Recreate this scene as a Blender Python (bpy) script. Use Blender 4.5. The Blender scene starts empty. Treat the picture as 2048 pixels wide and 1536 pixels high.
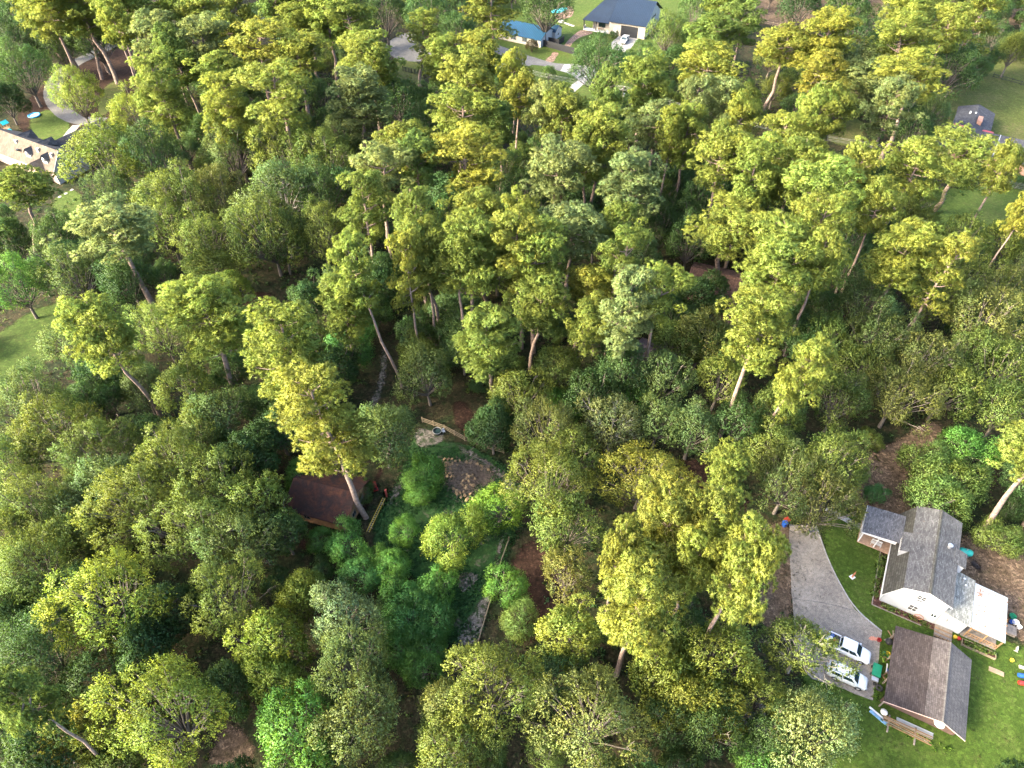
import bpy, bmesh, math, random
import numpy as np
from mathutils import Vector, Matrix
random.seed(7); rng = np.random.default_rng(11)
R = math.radians
SC = bpy.context.scene
COL = SC.collection

# ------------------------------------------------------------------ camera, sky, sun, exposure
F_PX, PITCH, CAM_H = 1366.0, R(46.2), 88.0
cam_d = bpy.data.cameras.new('camera'); cam = bpy.data.objects.new('camera', cam_d); COL.objects.link(cam)
cam.location = (0, 0, CAM_H); cam.rotation_euler = (R(90) - PITCH, 0, 0)
cam_d.sensor_width = 36.0; cam_d.lens = 36.0 * F_PX / 2048.0; cam_d.clip_end = 4000; cam_d.clip_start = 0.5
SC.camera = cam
SUN_EL, SUN_AZ = R(29), math.atan2(-0.30, -0.95)            # towards the sun: from the side of the tan-roofed house, low
sd = Vector((math.cos(SUN_EL) * math.cos(SUN_AZ), math.cos(SUN_EL) * math.sin(SUN_AZ), math.sin(SUN_EL)))
W = bpy.data.worlds.new('World'); SC.world = W; W.use_nodes = True
nt = W.node_tree; bg = nt.nodes['Background']
sky = nt.nodes.new('ShaderNodeTexSky'); sky.sky_type = 'NISHITA'; sky.sun_disc = False
sky.sun_elevation = SUN_EL; sky.sun_rotation = math.atan2(sd.x, sd.y); sky.air_density = 0.8; sky.dust_density = 4.0; sky.ozone_density = 0.4
nt.links.new(sky.outputs[0], bg.inputs[0]); bg.inputs[1].default_value = 0.15
sun_d = bpy.data.lights.new('sun', 'SUN'); sun = bpy.data.objects.new('sun', sun_d); COL.objects.link(sun)
sun_d.energy = 2.1; sun_d.angle = R(16); sun_d.color = (1.0, 0.88, 0.64)
sun.rotation_euler = sd.to_track_quat('Z', 'Y').to_euler()
SC.view_settings.view_transform = 'Standard'; SC.view_settings.look = 'None'; SC.view_settings.gamma = 1.0
SC.view_settings.exposure = 3.3
SC.render.engine = 'CYCLES'
SC.cycles.max_bounces = 5; SC.cycles.diffuse_bounces = 3; SC.cycles.glossy_bounces = 2; SC.cycles.transmission_bounces = 3

# ------------------------------------------------------------------ pixel -> point on a level at height z
_F = np.array([0, math.cos(PITCH), -math.sin(PITCH)]); _U = np.array([0, math.sin(PITCH), math.cos(PITCH)])
def gp(px, py, z=0.0):
    d = _F + np.array([(px - 1024) / F_PX, 0, 0]) + _U * ((768 - py) / F_PX)
    return np.array([0, 0, CAM_H]) + d * ((CAM_H - z) / -d[2])
def proj(P):
    q = np.asarray(P, float) - np.array([0, 0, CAM_H]); w = q @ _F
    return 1024 + F_PX * q[0] / w, 768 - F_PX * (q @ _U) / w, w
def zoom(s, ox, oy): return lambda x, y: (ox + x / s, oy + y / s)
Z1 = zoom(2.666, 1500, 960); Z2 = zoom(2.953, 520, 800); Z3 = zoom(5.484, 1640, 1220); Z4 = zoom(4.956, 1640, 980)
ZT = zoom(5.689, 980, 0); ZL = zoom(9.036, 0, 230); ZY = zoom(3.657, 0, 0); ZR = zoom(5.909, 1740, 140)
def pts(zf, lst, z=0.0): return [gp(*zf(x, y), z) for x, y in lst]
PX = lambda x, y: (x, y)

# ------------------------------------------------------------------ materials
MATS = {}
def nodes_of(name):
    m = bpy.data.materials.new(name); m.use_nodes = True; t = m.node_tree
    return m, t, t.nodes, t.links, t.nodes['Principled BSDF']
def ramp(N, L, src, stops):
    r = N.new('ShaderNodeValToRGB'); cr = r.color_ramp
    while len(cr.elements) < len(stops): cr.elements.new(0.5)
    for e, (p, c) in zip(cr.elements, stops):
        e.position = p; e.color = (*c, 1)
    L.new(src, r.inputs[0]); return r.outputs[0]
def noise(N, L, scale, detail=4, rough=0.55, vec=None, dist=0.0):
    n = N.new('ShaderNodeTexNoise'); n.inputs['Scale'].default_value = scale; n.inputs['Detail'].default_value = detail
    n.inputs['Roughness'].default_value = rough; n.inputs['Distortion'].default_value = dist
    if vec is not None: L.new(vec, n.inputs['Vector'])
    return n.outputs['Fac']
def coord(N, L, scale=(1, 1, 1), rot=(0, 0, 0), world=False):
    if world: src = N.new('ShaderNodeNewGeometry').outputs['Position']
    else: src = N.new('ShaderNodeTexCoord').outputs['Object']
    mp = N.new('ShaderNodeMapping'); mp.inputs['Scale'].default_value = scale; mp.inputs['Rotation'].default_value = rot
    L.new(src, mp.inputs['Vector']); return mp.outputs[0]
def mixc(N, L, fac, a, b, mode='MIX'):
    m = N.new('ShaderNodeMix'); m.data_type = 'RGBA'; m.blend_type = mode
    if isinstance(fac, (int, float)): m.inputs[0].default_value = fac
    else: L.new(fac, m.inputs[0])
    for s, v in ((6, a), (7, b)):
        if isinstance(v, tuple): m.inputs[s].default_value = (*v, 1)
        else: L.new(v, m.inputs[s])
    return m.outputs[2]
def bump(N, L, h, B, strength=0.3, dist=0.05):
    b = N.new('ShaderNodeBump'); b.inputs['Strength'].default_value = strength; b.inputs['Distance'].default_value = dist
    L.new(h, b.inputs['Height']); L.new(b.outputs[0], B.inputs['Normal'])
def mat(name, c, rough=0.6, var=0.3, scale=3.0, metal=0.0, spec=0.4, bmp=0.0, c2=None, coat=0.0, em=None):
    """plain weathered paint / wood / metal: two noises break up the base colour"""
    if name in MATS: return MATS[name]
    m, t, N, L, B = nodes_of(name)
    v = coord(N, L)
    n1 = noise(N, L, scale, 5, 0.6, v); n2 = noise(N, L, scale * 7, 3, 0.6, v)
    lo = tuple(x * (1 - var) for x in c); hi = tuple(min(1, x * (1 + var * 0.7)) for x in (c2 or c))
    a = ramp(N, L, n1, [(0.3, lo), (0.7, hi)])
    b = ramp(N, L, n2, [(0.3, (1 - var * 0.6,) * 3), (0.7, (1, 1, 1))])
    L.new(mixc(N, L, 1.0, a, b, 'MULTIPLY'), B.inputs['Base Color'])
    B.inputs['Roughness'].default_value = rough; B.inputs['Metallic'].default_value = metal
    B.inputs['Specular IOR Level'].default_value = spec; B.inputs['Coat Weight'].default_value = coat
    if bmp: bump(N, L, n2, B, bmp, 0.03)
    MATS[name] = m; return m
GM = {}
def ground_mat(name, stops, s1=0.25, s2=2.2, s3=14, mixs=(0.5, 0.5), b=0.5, patch=None, soft=False):
    """soil, litter or lawn in world space: broad patches, clumps and fine grain"""
    GM[name] = (stops, s1, s2, s3, mixs, b, patch)
    if soft: name += '_edge'
    if name in MATS: return MATS[name]
    m, t, N, L, B = nodes_of(name)
    v = coord(N, L, world=True)
    n1 = noise(N, L, s1, 6, 0.62, v, 0.4); n2 = noise(N, L, s2, 5, 0.65, v, 0.2); n3 = noise(N, L, s3, 3, 0.7, v)
    mm = N.new('ShaderNodeMath'); mm.operation = 'MULTIPLY'; L.new(n1, mm.inputs[0]); mm.inputs[1].default_value = mixs[0]
    ma = N.new('ShaderNodeMath'); ma.operation = 'MULTIPLY_ADD'; L.new(n2, ma.inputs[0]); ma.inputs[1].default_value = mixs[1]; L.new(mm.outputs[0], ma.inputs[2])
    c = ramp(N, L, ma.outputs[0], stops)
    gk = 0.32 if 'grass' in name else 0.6
    g = ramp(N, L, n3, [(0.32, (1 - gk,) * 3), (0.68, (1 + gk * 0.8,) * 3)])
    c = mixc(N, L, 1.0, c, g, 'MULTIPLY')
    vo = N.new('ShaderNodeTexVoronoi'); vo.inputs['Scale'].default_value = 3.2; L.new(v, vo.inputs['Vector']); sp_ = N.new('ShaderNodeSeparateColor'); L.new(vo.outputs['Color'], sp_.inputs[0])
    fl = 0.10 if 'asphalt' in name or 'drive' in name or 'concrete' in name else (0.28 if 'grass' in name else 0.5)
    c = mixc(N, L, 1.0, c, ramp(N, L, sp_.outputs[0], [(0.0, (1 - fl,) * 3), (0.8, (1.0,) * 3), (1.0, (1 + fl * 1.2,) * 3)]), 'MULTIPLY')
    if 'drive' in name:
        vc = N.new('ShaderNodeTexVoronoi'); vc.feature = 'DISTANCE_TO_EDGE'; vc.inputs['Scale'].default_value = 0.28
        wv = N.new('ShaderNodeVectorMath'); wv.operation = 'MULTIPLY_ADD'; nz = N.new('ShaderNodeTexNoise'); nz.inputs['Scale'].default_value = 1.2; nz.inputs['Detail'].default_value = 4; L.new(v, nz.inputs['Vector']); L.new(nz.outputs['Color'], wv.inputs[0]); wv.inputs[1].default_value = (1.2, 1.2, 0); L.new(v, wv.inputs[2]); L.new(wv.outputs[0], vc.inputs['Vector'])
        c = mixc(N, L, ramp(N, L, vc.outputs[0], [(0.0, (0.4,) * 3), (0.008, (0.0,) * 3)]), c, (0.05, 0.045, 0.04))
        st_ = noise(N, L, 0.45, 5, 0.6, v, 1.5); c = mixc(N, L, ramp(N, L, st_, [(0.58, (0, 0, 0)), (0.75, (0.55,) * 3)]), c, (0.075, 0.068, 0.062))
    if patch:
        n4 = noise(N, L, patch[0], 6, 0.7, v, 0.6)
        f = ramp(N, L, n4, [(patch[1], (0, 0, 0)), (patch[1] + 0.08, (1, 1, 1))])
        c = mixc(N, L, f, c, patch[2])
    L.new(c, B.inputs['Base Color']); B.inputs['Roughness'].default_value = 0.95; B.inputs['Specular IOR Level'].default_value = 0.1
    bump(N, L, n3, B, b, 0.12)
    if soft:      # ragged border: the sheet thins out where its edge value meets the noise
        at = N.new('ShaderNodeAttribute'); at.attribute_name = 'edge'; e1 = noise(N, L, 0.7, 5, 0.65, v); e2 = noise(N, L, 5.0, 4, 0.7, v)
        s1_ = N.new('ShaderNodeMath'); s1_.operation = 'MULTIPLY_ADD'; L.new(e1, s1_.inputs[0]); s1_.inputs[1].default_value = 1.3; L.new(at.outputs['Fac'], s1_.inputs[2])
        s2_ = N.new('ShaderNodeMath'); s2_.operation = 'MULTIPLY_ADD'; L.new(e2, s2_.inputs[0]); s2_.inputs[1].default_value = 1.1; L.new(s1_.outputs[0], s2_.inputs[2])
        f = N.new('ShaderNodeMapRange'); f.inputs['From Min'].default_value = 1.52; f.inputs['From Max'].default_value = 1.82; L.new(s2_.outputs[0], f.inputs['Value'])
        tr = N.new('ShaderNodeBsdfTransparent'); mx = N.new('ShaderNodeMixShader'); L.new(f.outputs[0], mx.inputs[0]); L.new(tr.outputs[0], mx.inputs[1]); L.new(B.outputs[0], mx.inputs[2]); L.new(mx.outputs[0], N['Material Output'].inputs[0])
    MATS[name] = m; return m
def shingle(name, c, c2, rust=None, row=0.16, var=0.5, rot=0.0, th=0.66):
    if name in MATS: return MATS[name]
    m, t, N, L, B = nodes_of(name)
    v = coord(N, L, rot=(0, 0, rot)); sw = coord(N, L, rot=(0, 0, rot + R(90)))
    br = N.new('ShaderNodeTexBrick'); L.new(sw, br.inputs['Vector'])
    br.inputs['Scale'].default_value = 1.0; br.inputs['Brick Width'].default_value = 0.5; br.inputs['Row Height'].default_value = row
    br.inputs['Mortar Size'].default_value = 0.018; br.inputs['Bias'].default_value = 0.0
    br.inputs['Color1'].default_value = (*[x * (1 - var * 0.55) for x in c], 1); br.inputs['Color2'].default_value = (*c2, 1)
    br.inputs['Mortar'].default_value = (*[x * 0.6 for x in c], 1)
    n1 = noise(N, L, 0.5, 6, 0.65, v, 0.3); n2 = noise(N, L, 5, 4, 0.7, v)
    c_ = mixc(N, L, 1.0, br.outputs['Color'], ramp(N, L, n1, [(0.3, (0.72, 0.72, 0.74)), (0.7, (1.2, 1.18, 1.14))]), 'MULTIPLY')
    c_ = mixc(N, L, 1.0, c_, ramp(N, L, n2, [(0.3, (0.7, 0.7, 0.7)), (0.7, (1.25, 1.25, 1.25))]), 'MULTIPLY')
    if rust:
        n4 = noise(N, L, 0.42, 7, 0.72, v, 1.2)
        c_ = mixc(N, L, ramp(N, L, n4, [(th - 0.06, (0, 0, 0)), (th + 0.08, (0.75, 0.75, 0.75))]), c_, rust)
    L.new(c_, B.inputs['Base Color']); B.inputs['Roughness'].default_value = 0.92; B.inputs['Specular IOR Level'].default_value = 0.15
    bump(N, L, br.outputs['Fac'], B, 0.25, 0.02)
    MATS[name] = m; return m
def leaf_mat(name, trans=0.32, rough=0.55):
    m, t, N, L, B = nodes_of(name)
    oi = N.new('ShaderNodeObjectInfo'); at = N.new('ShaderNodeAttribute'); at.attribute_name = 'var'
    sep = N.new('ShaderNodeSeparateColor'); L.new(at.outputs['Color'], sep.inputs[0])
    br = ramp(N, L, sep.outputs[0], [(0, (0.66, 0.66, 0.66)), (1, (1.34, 1.34, 1.34))])
    hue = ramp(N, L, sep.outputs[1], [(0, (0.84, 1.02, 1.10)), (0.55, (1, 1, 1)), (1, (1.14, 1.04, 0.84))])
    c = mixc(N, L, 1.0, mixc(N, L, 1.0, oi.outputs['Color'], br, 'MULTIPLY'), hue, 'MULTIPLY')
    L.new(c, B.inputs['Base Color']); B.inputs['Roughness'].default_value = rough; B.inputs['Specular IOR Level'].default_value = 0.25
    tr = N.new('ShaderNodeBsdfTranslucent'); L.new(mixc(N, L, 1.0, c, (1.2, 1.2, 0.75), 'MULTIPLY'), tr.inputs[0])
    mx = N.new('ShaderNodeMixShader'); mx.inputs[0].default_value = trans
    L.new(B.outputs[0], mx.inputs[1]); L.new(tr.outputs[0], mx.inputs[2]); L.new(mx.outputs[0], N['Material Output'].inputs[0])
    MATS[name] = m; return m
def glass_mat(name, c=(0.01, 0.02, 0.022), rough=0.06):
    if name in MATS: return MATS[name]
    m, t, N, L, B = nodes_of(name)
    n = noise(N, L, 2.0, 2, 0.5, coord(N, L))
    L.new(ramp(N, L, n, [(0.3, c), (0.8, tuple(x * 1.8 for x in c))]), B.inputs['Base Color'])
    B.inputs['Roughness'].default_value = rough; B.inputs['Specular IOR Level'].default_value = 0.6; MATS[name] = m; return m

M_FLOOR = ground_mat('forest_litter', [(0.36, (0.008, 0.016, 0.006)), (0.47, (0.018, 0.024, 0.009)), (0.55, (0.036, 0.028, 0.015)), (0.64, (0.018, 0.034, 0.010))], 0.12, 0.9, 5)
M_STRAW = ground_mat('pine_straw', [(0.36, (0.014, 0.009, 0.006)), (0.5, (0.030, 0.016, 0.011)), (0.64, (0.042, 0.025, 0.016))], 0.2, 1.2, 6)
M_SOIL = ground_mat('dry_soil', [(0.36, (0.041, 0.034, 0.017)), (0.46, (0.078, 0.054, 0.034)), (0.56, (0.112, 0.078, 0.053)), (0.66, (0.058, 0.056, 0.022))], 0.22, 1.1, 6)
M_SAND = ground_mat('grey_sand', [(0.3, (0.060, 0.051, 0.042)), (0.5, (0.120, 0.105, 0.090)), (0.7, (0.180, 0.162, 0.144))], 0.5, 3.0, 12, patch=(1.1, 0.50, (0.021, 0.033, 0.013)))
M_LAWN = ground_mat('lawn_grass', [(0.36, (0.025, 0.047, 0.007)), (0.5, (0.037, 0.063, 0.009)), (0.64, (0.054, 0.074, 0.016))], 0.3, 2.0, 7, b=0.9, patch=(0.33, 0.66, (0.076, 0.067, 0.029)))
M_LAWN2 = ground_mat('dark_grass', [(0.36, (0.011, 0.030, 0.009)), (0.5, (0.017, 0.046, 0.013)), (0.64, (0.028, 0.054, 0.015))], 0.4, 2.0, 7, b=0.9, patch=(0.5, 0.58, (0.083, 0.071, 0.056)))  # darker green grass of the clearing
M_LAWN3 = ground_mat('mown_grass', [(0.3, (0.032, 0.054, 0.009)), (0.5, (0.047, 0.072, 0.014)), (0.7, (0.074, 0.077, 0.025))], 0.10, 0.9, 9, b=0.4, patch=(0.12, 0.66, (0.095, 0.080, 0.037)))
M_LAWN5 = ground_mat('flowering_grass', [(0.36, (0.022, 0.041, 0.007)), (0.5, (0.034, 0.056, 0.011)), (0.64, (0.048, 0.063, 0.015))], 0.12, 0.8, 6, b=0.6, patch=(3.2, 0.66, (0.119, 0.134, 0.074)))
M_LAWN4 = ground_mat('olive_grass', [(0.3, (0.033, 0.051, 0.011)), (0.5, (0.057, 0.069, 0.018)), (0.7, (0.102, 0.084, 0.042))], 0.07, 0.8, 9, b=0.4)
M_ASPH = ground_mat('grey_asphalt', [(0.36, (0.086, 0.085, 0.083)), (0.5, (0.112, 0.109, 0.106)), (0.64, (0.137, 0.135, 0.130))], 0.35, 2.5, 16, b=0.2)
M_ASPH2 = ground_mat('old_driveway', [(0.36, (0.135, 0.117, 0.098)), (0.5, (0.186, 0.163, 0.135)), (0.64, (0.242, 0.212, 0.178))], 0.3, 2.2, 14, b=0.25, patch=(0.5, 0.68, (0.132, 0.113, 0.093)))
M_CONC = ground_mat('pale_concrete', [(0.36, (0.191, 0.182, 0.166)), (0.5, (0.242, 0.233, 0.213)), (0.64, (0.287, 0.275, 0.255))], 0.3, 2.0, 12, b=0.15)
M_MULCH = ground_mat('bark_mulch', [(0.3, (0.042, 0.021, 0.015)), (0.5, (0.070, 0.035, 0.027)), (0.7, (0.098, 0.056, 0.042))], 0.8, 4, 14)
M_CHAR = ground_mat('charred_ground', [(0.3, (0.012, 0.011, 0.011)), (0.5, (0.025, 0.022, 0.022)), (0.7, (0.07, 0.05, 0.04))], 0.8, 3, 12)
M_BRICK = ground_mat('paver_path', [(0.3, (0.132, 0.084, 0.060)), (0.5, (0.180, 0.120, 0.090)), (0.7, (0.228, 0.168, 0.126))], 0.8, 3, 12, b=0.3)
M_LEAF = leaf_mat('broad_leaves', 0.38); M_NEEDLE = leaf_mat('pine_needles', 0.34, 0.6)
M_BARKP = mat('pine_bark', (0.176, 0.124, 0.096), 0.9, 0.45, 2.5, bmp=0.6, c2=(0.216, 0.160, 0.132))
M_BARKO = mat('oak_bark', (0.12, 0.10, 0.082), 0.9, 0.4, 3, bmp=0.6)
M_BARKG = mat('pale_bark', (0.208, 0.192, 0.168), 0.9, 0.35, 3, bmp=0.5)
M_WHITE = mat('white_paint', (0.316, 0.327, 0.336), 0.55, 0.06, 1.2)
M_SUNCREAM = mat('sunlit_cream_paint', (0.350, 0.308, 0.252), 0.7, 0.10, 1.2)  # warm sunlight put into the cream of the house fronts
M_TRIM = mat('white_trim', (0.495, 0.488, 0.465), 0.5, 0.06, 2)
M_DARK = mat('dark_paint', (0.018, 0.019, 0.022), 0.5, 0.3, 2)
M_GLASS = glass_mat('window_glass'); M_GLASSP = glass_mat('pale_window', (0.045, 0.047, 0.047), 0.25)
M_WOOD = mat('raw_timber', (0.189, 0.112, 0.054), 0.8, 0.35, 2.5, bmp=0.3)
M_WOODP = mat('pale_timber', (0.173, 0.136, 0.088), 0.8, 0.3, 2.5, bmp=0.3)
M_WOODG = mat('grey_timber', (0.169, 0.143, 0.117), 0.85, 0.35, 3, bmp=0.3)
M_RED = mat('red_paint', (0.240, 0.015, 0.012), 0.5, 0.25, 3)
M_BLUE = mat('blue_plastic', (0.012, 0.060, 0.252), 0.4, 0.2, 3)
M_GREEN = mat('green_paint', (0.006, 0.132, 0.066), 0.45, 0.2, 3)
M_YEL = mat('yellow_paint', (0.360, 0.252, 0.012), 0.5, 0.25, 3)
M_RUBBER = mat('black_rubber', (0.018, 0.018, 0.018), 0.8, 0.3, 5)
M_METAL = mat('grey_metal', (0.45, 0.46, 0.47), 0.4, 0.2, 3, metal=0.7)
M_CARW = mat('white_car_paint', (0.528, 0.544, 0.560), 0.25, 0.04, 0.8, coat=0.6)
M_CARS = mat('silver_car_paint', (0.480, 0.504, 0.504), 0.28, 0.05, 0.8, metal=0.15, coat=0.6)

# ------------------------------------------------------------------ mesh helpers
class MB:
    def __init__(s): s.v = []; s.f = []
    def add(s, vs, fs):
        o = len(s.v); s.v += [tuple(map(float, v)) for v in vs]; s.f += [tuple(i + o for i in f) for f in fs]; return s
    def box(s, x0, x1, y0, y1, z0, z1, rz=0.0, c=None, tilt=0.0):
        vs = [(x, y, z) for z in (z0, z1) for x, y in ((x0, y0), (x1, y0), (x1, y1), (x0, y1))]
        if rz or tilt:
            cx, cy = c if c else ((x0 + x1) / 2, (y0 + y1) / 2); ca, sa = math.cos(rz), math.sin(rz)
            vs = [(cx + (x - cx) * ca - (y - cy) * sa, cy + (x - cx) * sa + (y - cy) * ca, z + (x - cx) * tilt) for x, y, z in vs]
        return s.add(vs, [(3, 2, 1, 0), (4, 5, 6, 7), (0, 1, 5, 4), (1, 2, 6, 5), (2, 3, 7, 6), (3, 0, 4, 7)])
    def slab(s, poly, th, d=(0, 0, -1)):
        n = len(poly); lo = [(p[0] + d[0] * th, p[1] + d[1] * th, p[2] + d[2] * th) for p in poly]
        return s.add(list(poly) + lo, [tuple(range(n)), tuple(range(2 * n - 1, n - 1, -1))] + [(i, i + n, (i + 1) % n + n, (i + 1) % n) for i in range(n)])
    def tube(s, path, radii, n=7, cap=True):
        P = [Vector(p) for p in path]; rings = []
        for i, p in enumerate(P):
            d = (P[min(i + 1, len(P) - 1)] - P[max(i - 1, 0)]).normalized()
            a = d.cross(Vector((0.31, 0.87, 0.12))).normalized() if abs(d.z) > 0.6 else d.cross(Vector((0, 0, 1))).normalized()
            b = d.cross(a); r = radii[i] if hasattr(radii, '__len__') else radii
            rings.append([p + (a * math.cos(2 * math.pi * k / n) + b * math.sin(2 * math.pi * k / n)) * r for k in range(n)])
        vs = [v for r_ in rings for v in r_]; fs = []
        for i in range(len(P) - 1):
            for k in range(n):
                fs.append((i * n + k, i * n + (k + 1) % n, (i + 1) * n + (k + 1) % n, (i + 1) * n + k))
        if cap: fs += [tuple(range(n - 1, -1, -1)), tuple((len(P) - 1) * n + k for k in range(n))]
        return s.add(vs, fs)
    def cyl(s, x, y, z0, z1, r, n=16, r2=None): return s.tube([(x, y, z0), (x, y, z1)], [r, r if r2 is None else r2], n)
    def lathe(s, prof, c=(0, 0, 0), n=18, axis='z'):
        vs = []; fs = []
        for r_, h in prof:
            for k in range(n):
                a = 2 * math.pi * k / n; x, y, z = r_ * math.cos(a), r_ * math.sin(a), h
                if axis == 'y': x, y, z = x, z, y
                if axis == 'x': x, y, z = z, x, y
                vs.append((c[0] + x, c[1] + y, c[2] + z))
        for i in range(len(prof) - 1):
            for k in range(n): fs.append((i * n + k, i * n + (k + 1) % n, (i + 1) * n + (k + 1) % n, (i + 1) * n + k))
        return s.add(vs, fs)
    def torus(s, c, rad, r, axis='z', n=20, m=8):
        return s.lathe([(rad + r * math.cos(2 * math.pi * j / m), r * math.sin(2 * math.pi * j / m)) for j in range(m + 1)], c, n, axis)
    def build(s, name, m, parent=None, smooth=False, bev=0.0, loc=None, rz=0.0):
        me = bpy.data.meshes.new(name); me.from_pydata(s.v, [], s.f)
        bm = bmesh.new(); bm.from_mesh(me); bmesh.ops.recalc_face_normals(bm, faces=bm.faces)
        if bev: bmesh.ops.bevel(bm, geom=[e for e in bm.edges if len(e.link_faces) == 2 and e.calc_face_angle(0) > 0.6], offset=bev, segments=2, affect='EDGES', clamp_overlap=True)
        bm.to_mesh(me); bm.free()
        if smooth:
            me.polygons.foreach_set('use_smooth', [True] * len(me.polygons))
            try: me.set_sharp_from_angle(angle=R(42))
            except Exception: pass
        me.materials.append(m)
        o = bpy.data.objects.new(name, me); COL.objects.link(o)
        if parent: o.parent = parent
        if loc is not None: o.location = loc
        o.rotation_euler.z = rz
        return o
def tag(o, label=None, cat=None, group=None, kind=None):
    if label: o['label'] = label
    if cat: o['category'] = cat
    if group: o['group'] = group
    if kind: o['kind'] = kind
    return o
def thing(name, label, cat, loc=(0, 0, 0), rz=0.0, group=None):
    o = bpy.data.objects.new(name, None); COL.objects.link(o); o.location = loc; o.rotation_euler.z = rz; o.empty_display_size = 0.3
    return tag(o, label, cat, group)
def copy_tree(o, parent=None):
    c = o.copy(); COL.objects.link(c); c.parent = parent
    for ch in o.children: copy_tree(ch, c)
    return c

# ------------------------------------------------------------------ ground sheets
def jitter(poly, step=1.2, amp=0.35):
    out = []
    n = len(poly)
    for i in range(n):
        a = np.array(poly[i][:2]); b = np.array(poly[(i + 1) % n][:2]); d = b - a; ln = np.linalg.norm(d); k = max(1, int(ln / step))
        nn = np.array([-d[1], d[0]]) / max(ln, 1e-6)
        for j in range(k):
            t = j / k; out.append(a + d * t + nn * (random.uniform(-amp, amp) if amp else 0))
    return out
def smooth_poly(p, it=2):
    for _ in range(it):
        q = []
        for i in range(len(p)):
            a, b = np.array(p[i]), np.array(p[(i + 1) % len(p)]); q += [a * 0.75 + b * 0.25, a * 0.25 + b * 0.75]
        p = q
    return p
def soft_sheet(name, poly, z, m, label, cat, fade):
    p = np.array(poly); lo, hi = p.min(0) - fade, p.max(0) + fade; ext = (hi - lo).max(); st = max(0.35, min(1.5, ext / 70))
    nx, ny = int((hi[0] - lo[0]) / st) + 2, int((hi[1] - lo[1]) / st) + 2
    X, Y = np.meshgrid(lo[0] + np.arange(nx) * st, lo[1] + np.arange(ny) * st); Q = np.stack([X.ravel(), Y.ravel()], 1)
    a, b = p, np.roll(p, -1, 0); best = np.full(len(Q), 1e9); ins = np.zeros(len(Q), bool)
    for (ax_, ay_), (bx_, by_) in zip(a, b):
        d = np.array((bx_ - ax_, by_ - ay_)); w = Q - np.array((ax_, ay_)); t = np.clip((w @ d) / max(d @ d, 1e-9), 0, 1); best = np.minimum(best, np.linalg.norm(w - t[:, None] * d, axis=1))
        if ay_ != by_: ins ^= ((ay_ > Q[:, 1]) != (by_ > Q[:, 1])) & (Q[:, 0] < (bx_ - ax_) * (Q[:, 1] - ay_) / (by_ - ay_) + ax_)
    e = np.clip(np.where(ins, best, -best) / fade, -1, 1).reshape(ny, nx); idx = np.arange(nx * ny).reshape(ny, nx)
    keep = np.maximum.reduce([e[:-1, :-1], e[1:, :-1], e[:-1, 1:], e[1:, 1:]]) > -0.95
    F = np.stack([idx[:-1, :-1][keep], idx[:-1, 1:][keep], idx[1:, 1:][keep], idx[1:, :-1][keep]], 1)
    use = np.unique(F); mp = np.full(nx * ny, -1); mp[use] = np.arange(len(use))
    me = bpy.data.meshes.new(name); me.from_pydata([(x, y, z) for x, y in Q[use].tolist()], [], mp[F].tolist())
    me.attributes.new('edge', 'FLOAT', 'POINT').data.foreach_set('value', e.ravel()[use].astype(np.float32))
    base = m.name; me.materials.append(ground_mat(base, *GM[base], soft=True)); o = bpy.data.objects.new(name, me); COL.objects.link(o); return tag(o, label, cat, None, 'structure')
def sheet(name, poly, z, m, amp=0.35, step=1.2, rounded=True, th=0.0, label=None, cat=None, kind='structure', parent=None):
    p = smooth_poly([np.array(q[:2]) for q in poly]) if rounded else [np.array(q[:2]) for q in poly]
    if amp >= 0.2: return soft_sheet(name, p, z, m, label, cat, 1.0 if step < 1 else 1.8)
    p = jitter(p, step, amp) if amp else p
    bm = bmesh.new(); vs = [bm.verts.new((q[0], q[1], z)) for q in p]
    es = [bm.edges.new((vs[i], vs[(i + 1) % len(vs)])) for i in range(len(vs))]
    bmesh.ops.triangle_fill(bm, use_beauty=True, edges=es, use_dissolve=False)
    for f in bm.faces:
        if f.normal.z < 0: f.normal_flip()
    if th:
        r_ = bmesh.ops.extrude_edge_only(bm, edges=[e for e in bm.edges if e.is_boundary])
        for v in r_['geom']:
            if isinstance(v, bmesh.types.BMVert): v.co.z -= th
    me = bpy.data.meshes.new(name); bm.to_mesh(me); bm.free(); me.materials.append(m)
    o = bpy.data.objects.new(name, me); COL.objects.link(o); o.parent = parent
    return tag(o, label, cat, None, kind)
def strip(name, line, width, z, m, **k):
    P = [np.array(q[:2]) for q in line]
    for _ in range(2):
        q = [P[0]]
        for a, b in zip(P[:-1], P[1:]): q += [a * .75 + b * .25, a * .25 + b * .75]
        P = q + [P[-1]]
    Lf, Rt = [], []
    for i, p in enumerate(P):
        d = P[min(i + 1, len(P) - 1)] - P[max(i - 1, 0)]; d /= np.linalg.norm(d); nn = np.array([-d[1], d[0]]) * width / 2
        Lf.append(p + nn); Rt.append(p - nn)
    return sheet(name, Lf + Rt[::-1], z, m, rounded=False, **k)
tag(MB().add([(-1500, -600, 0), (1500, -600, 0), (1500, 2600, 0), (-1500, 2600, 0)], [(0, 1, 2, 3)]).build('ground', M_FLOOR), 'dark leaf-littered forest floor under the trees', 'ground', kind='structure')

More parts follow.
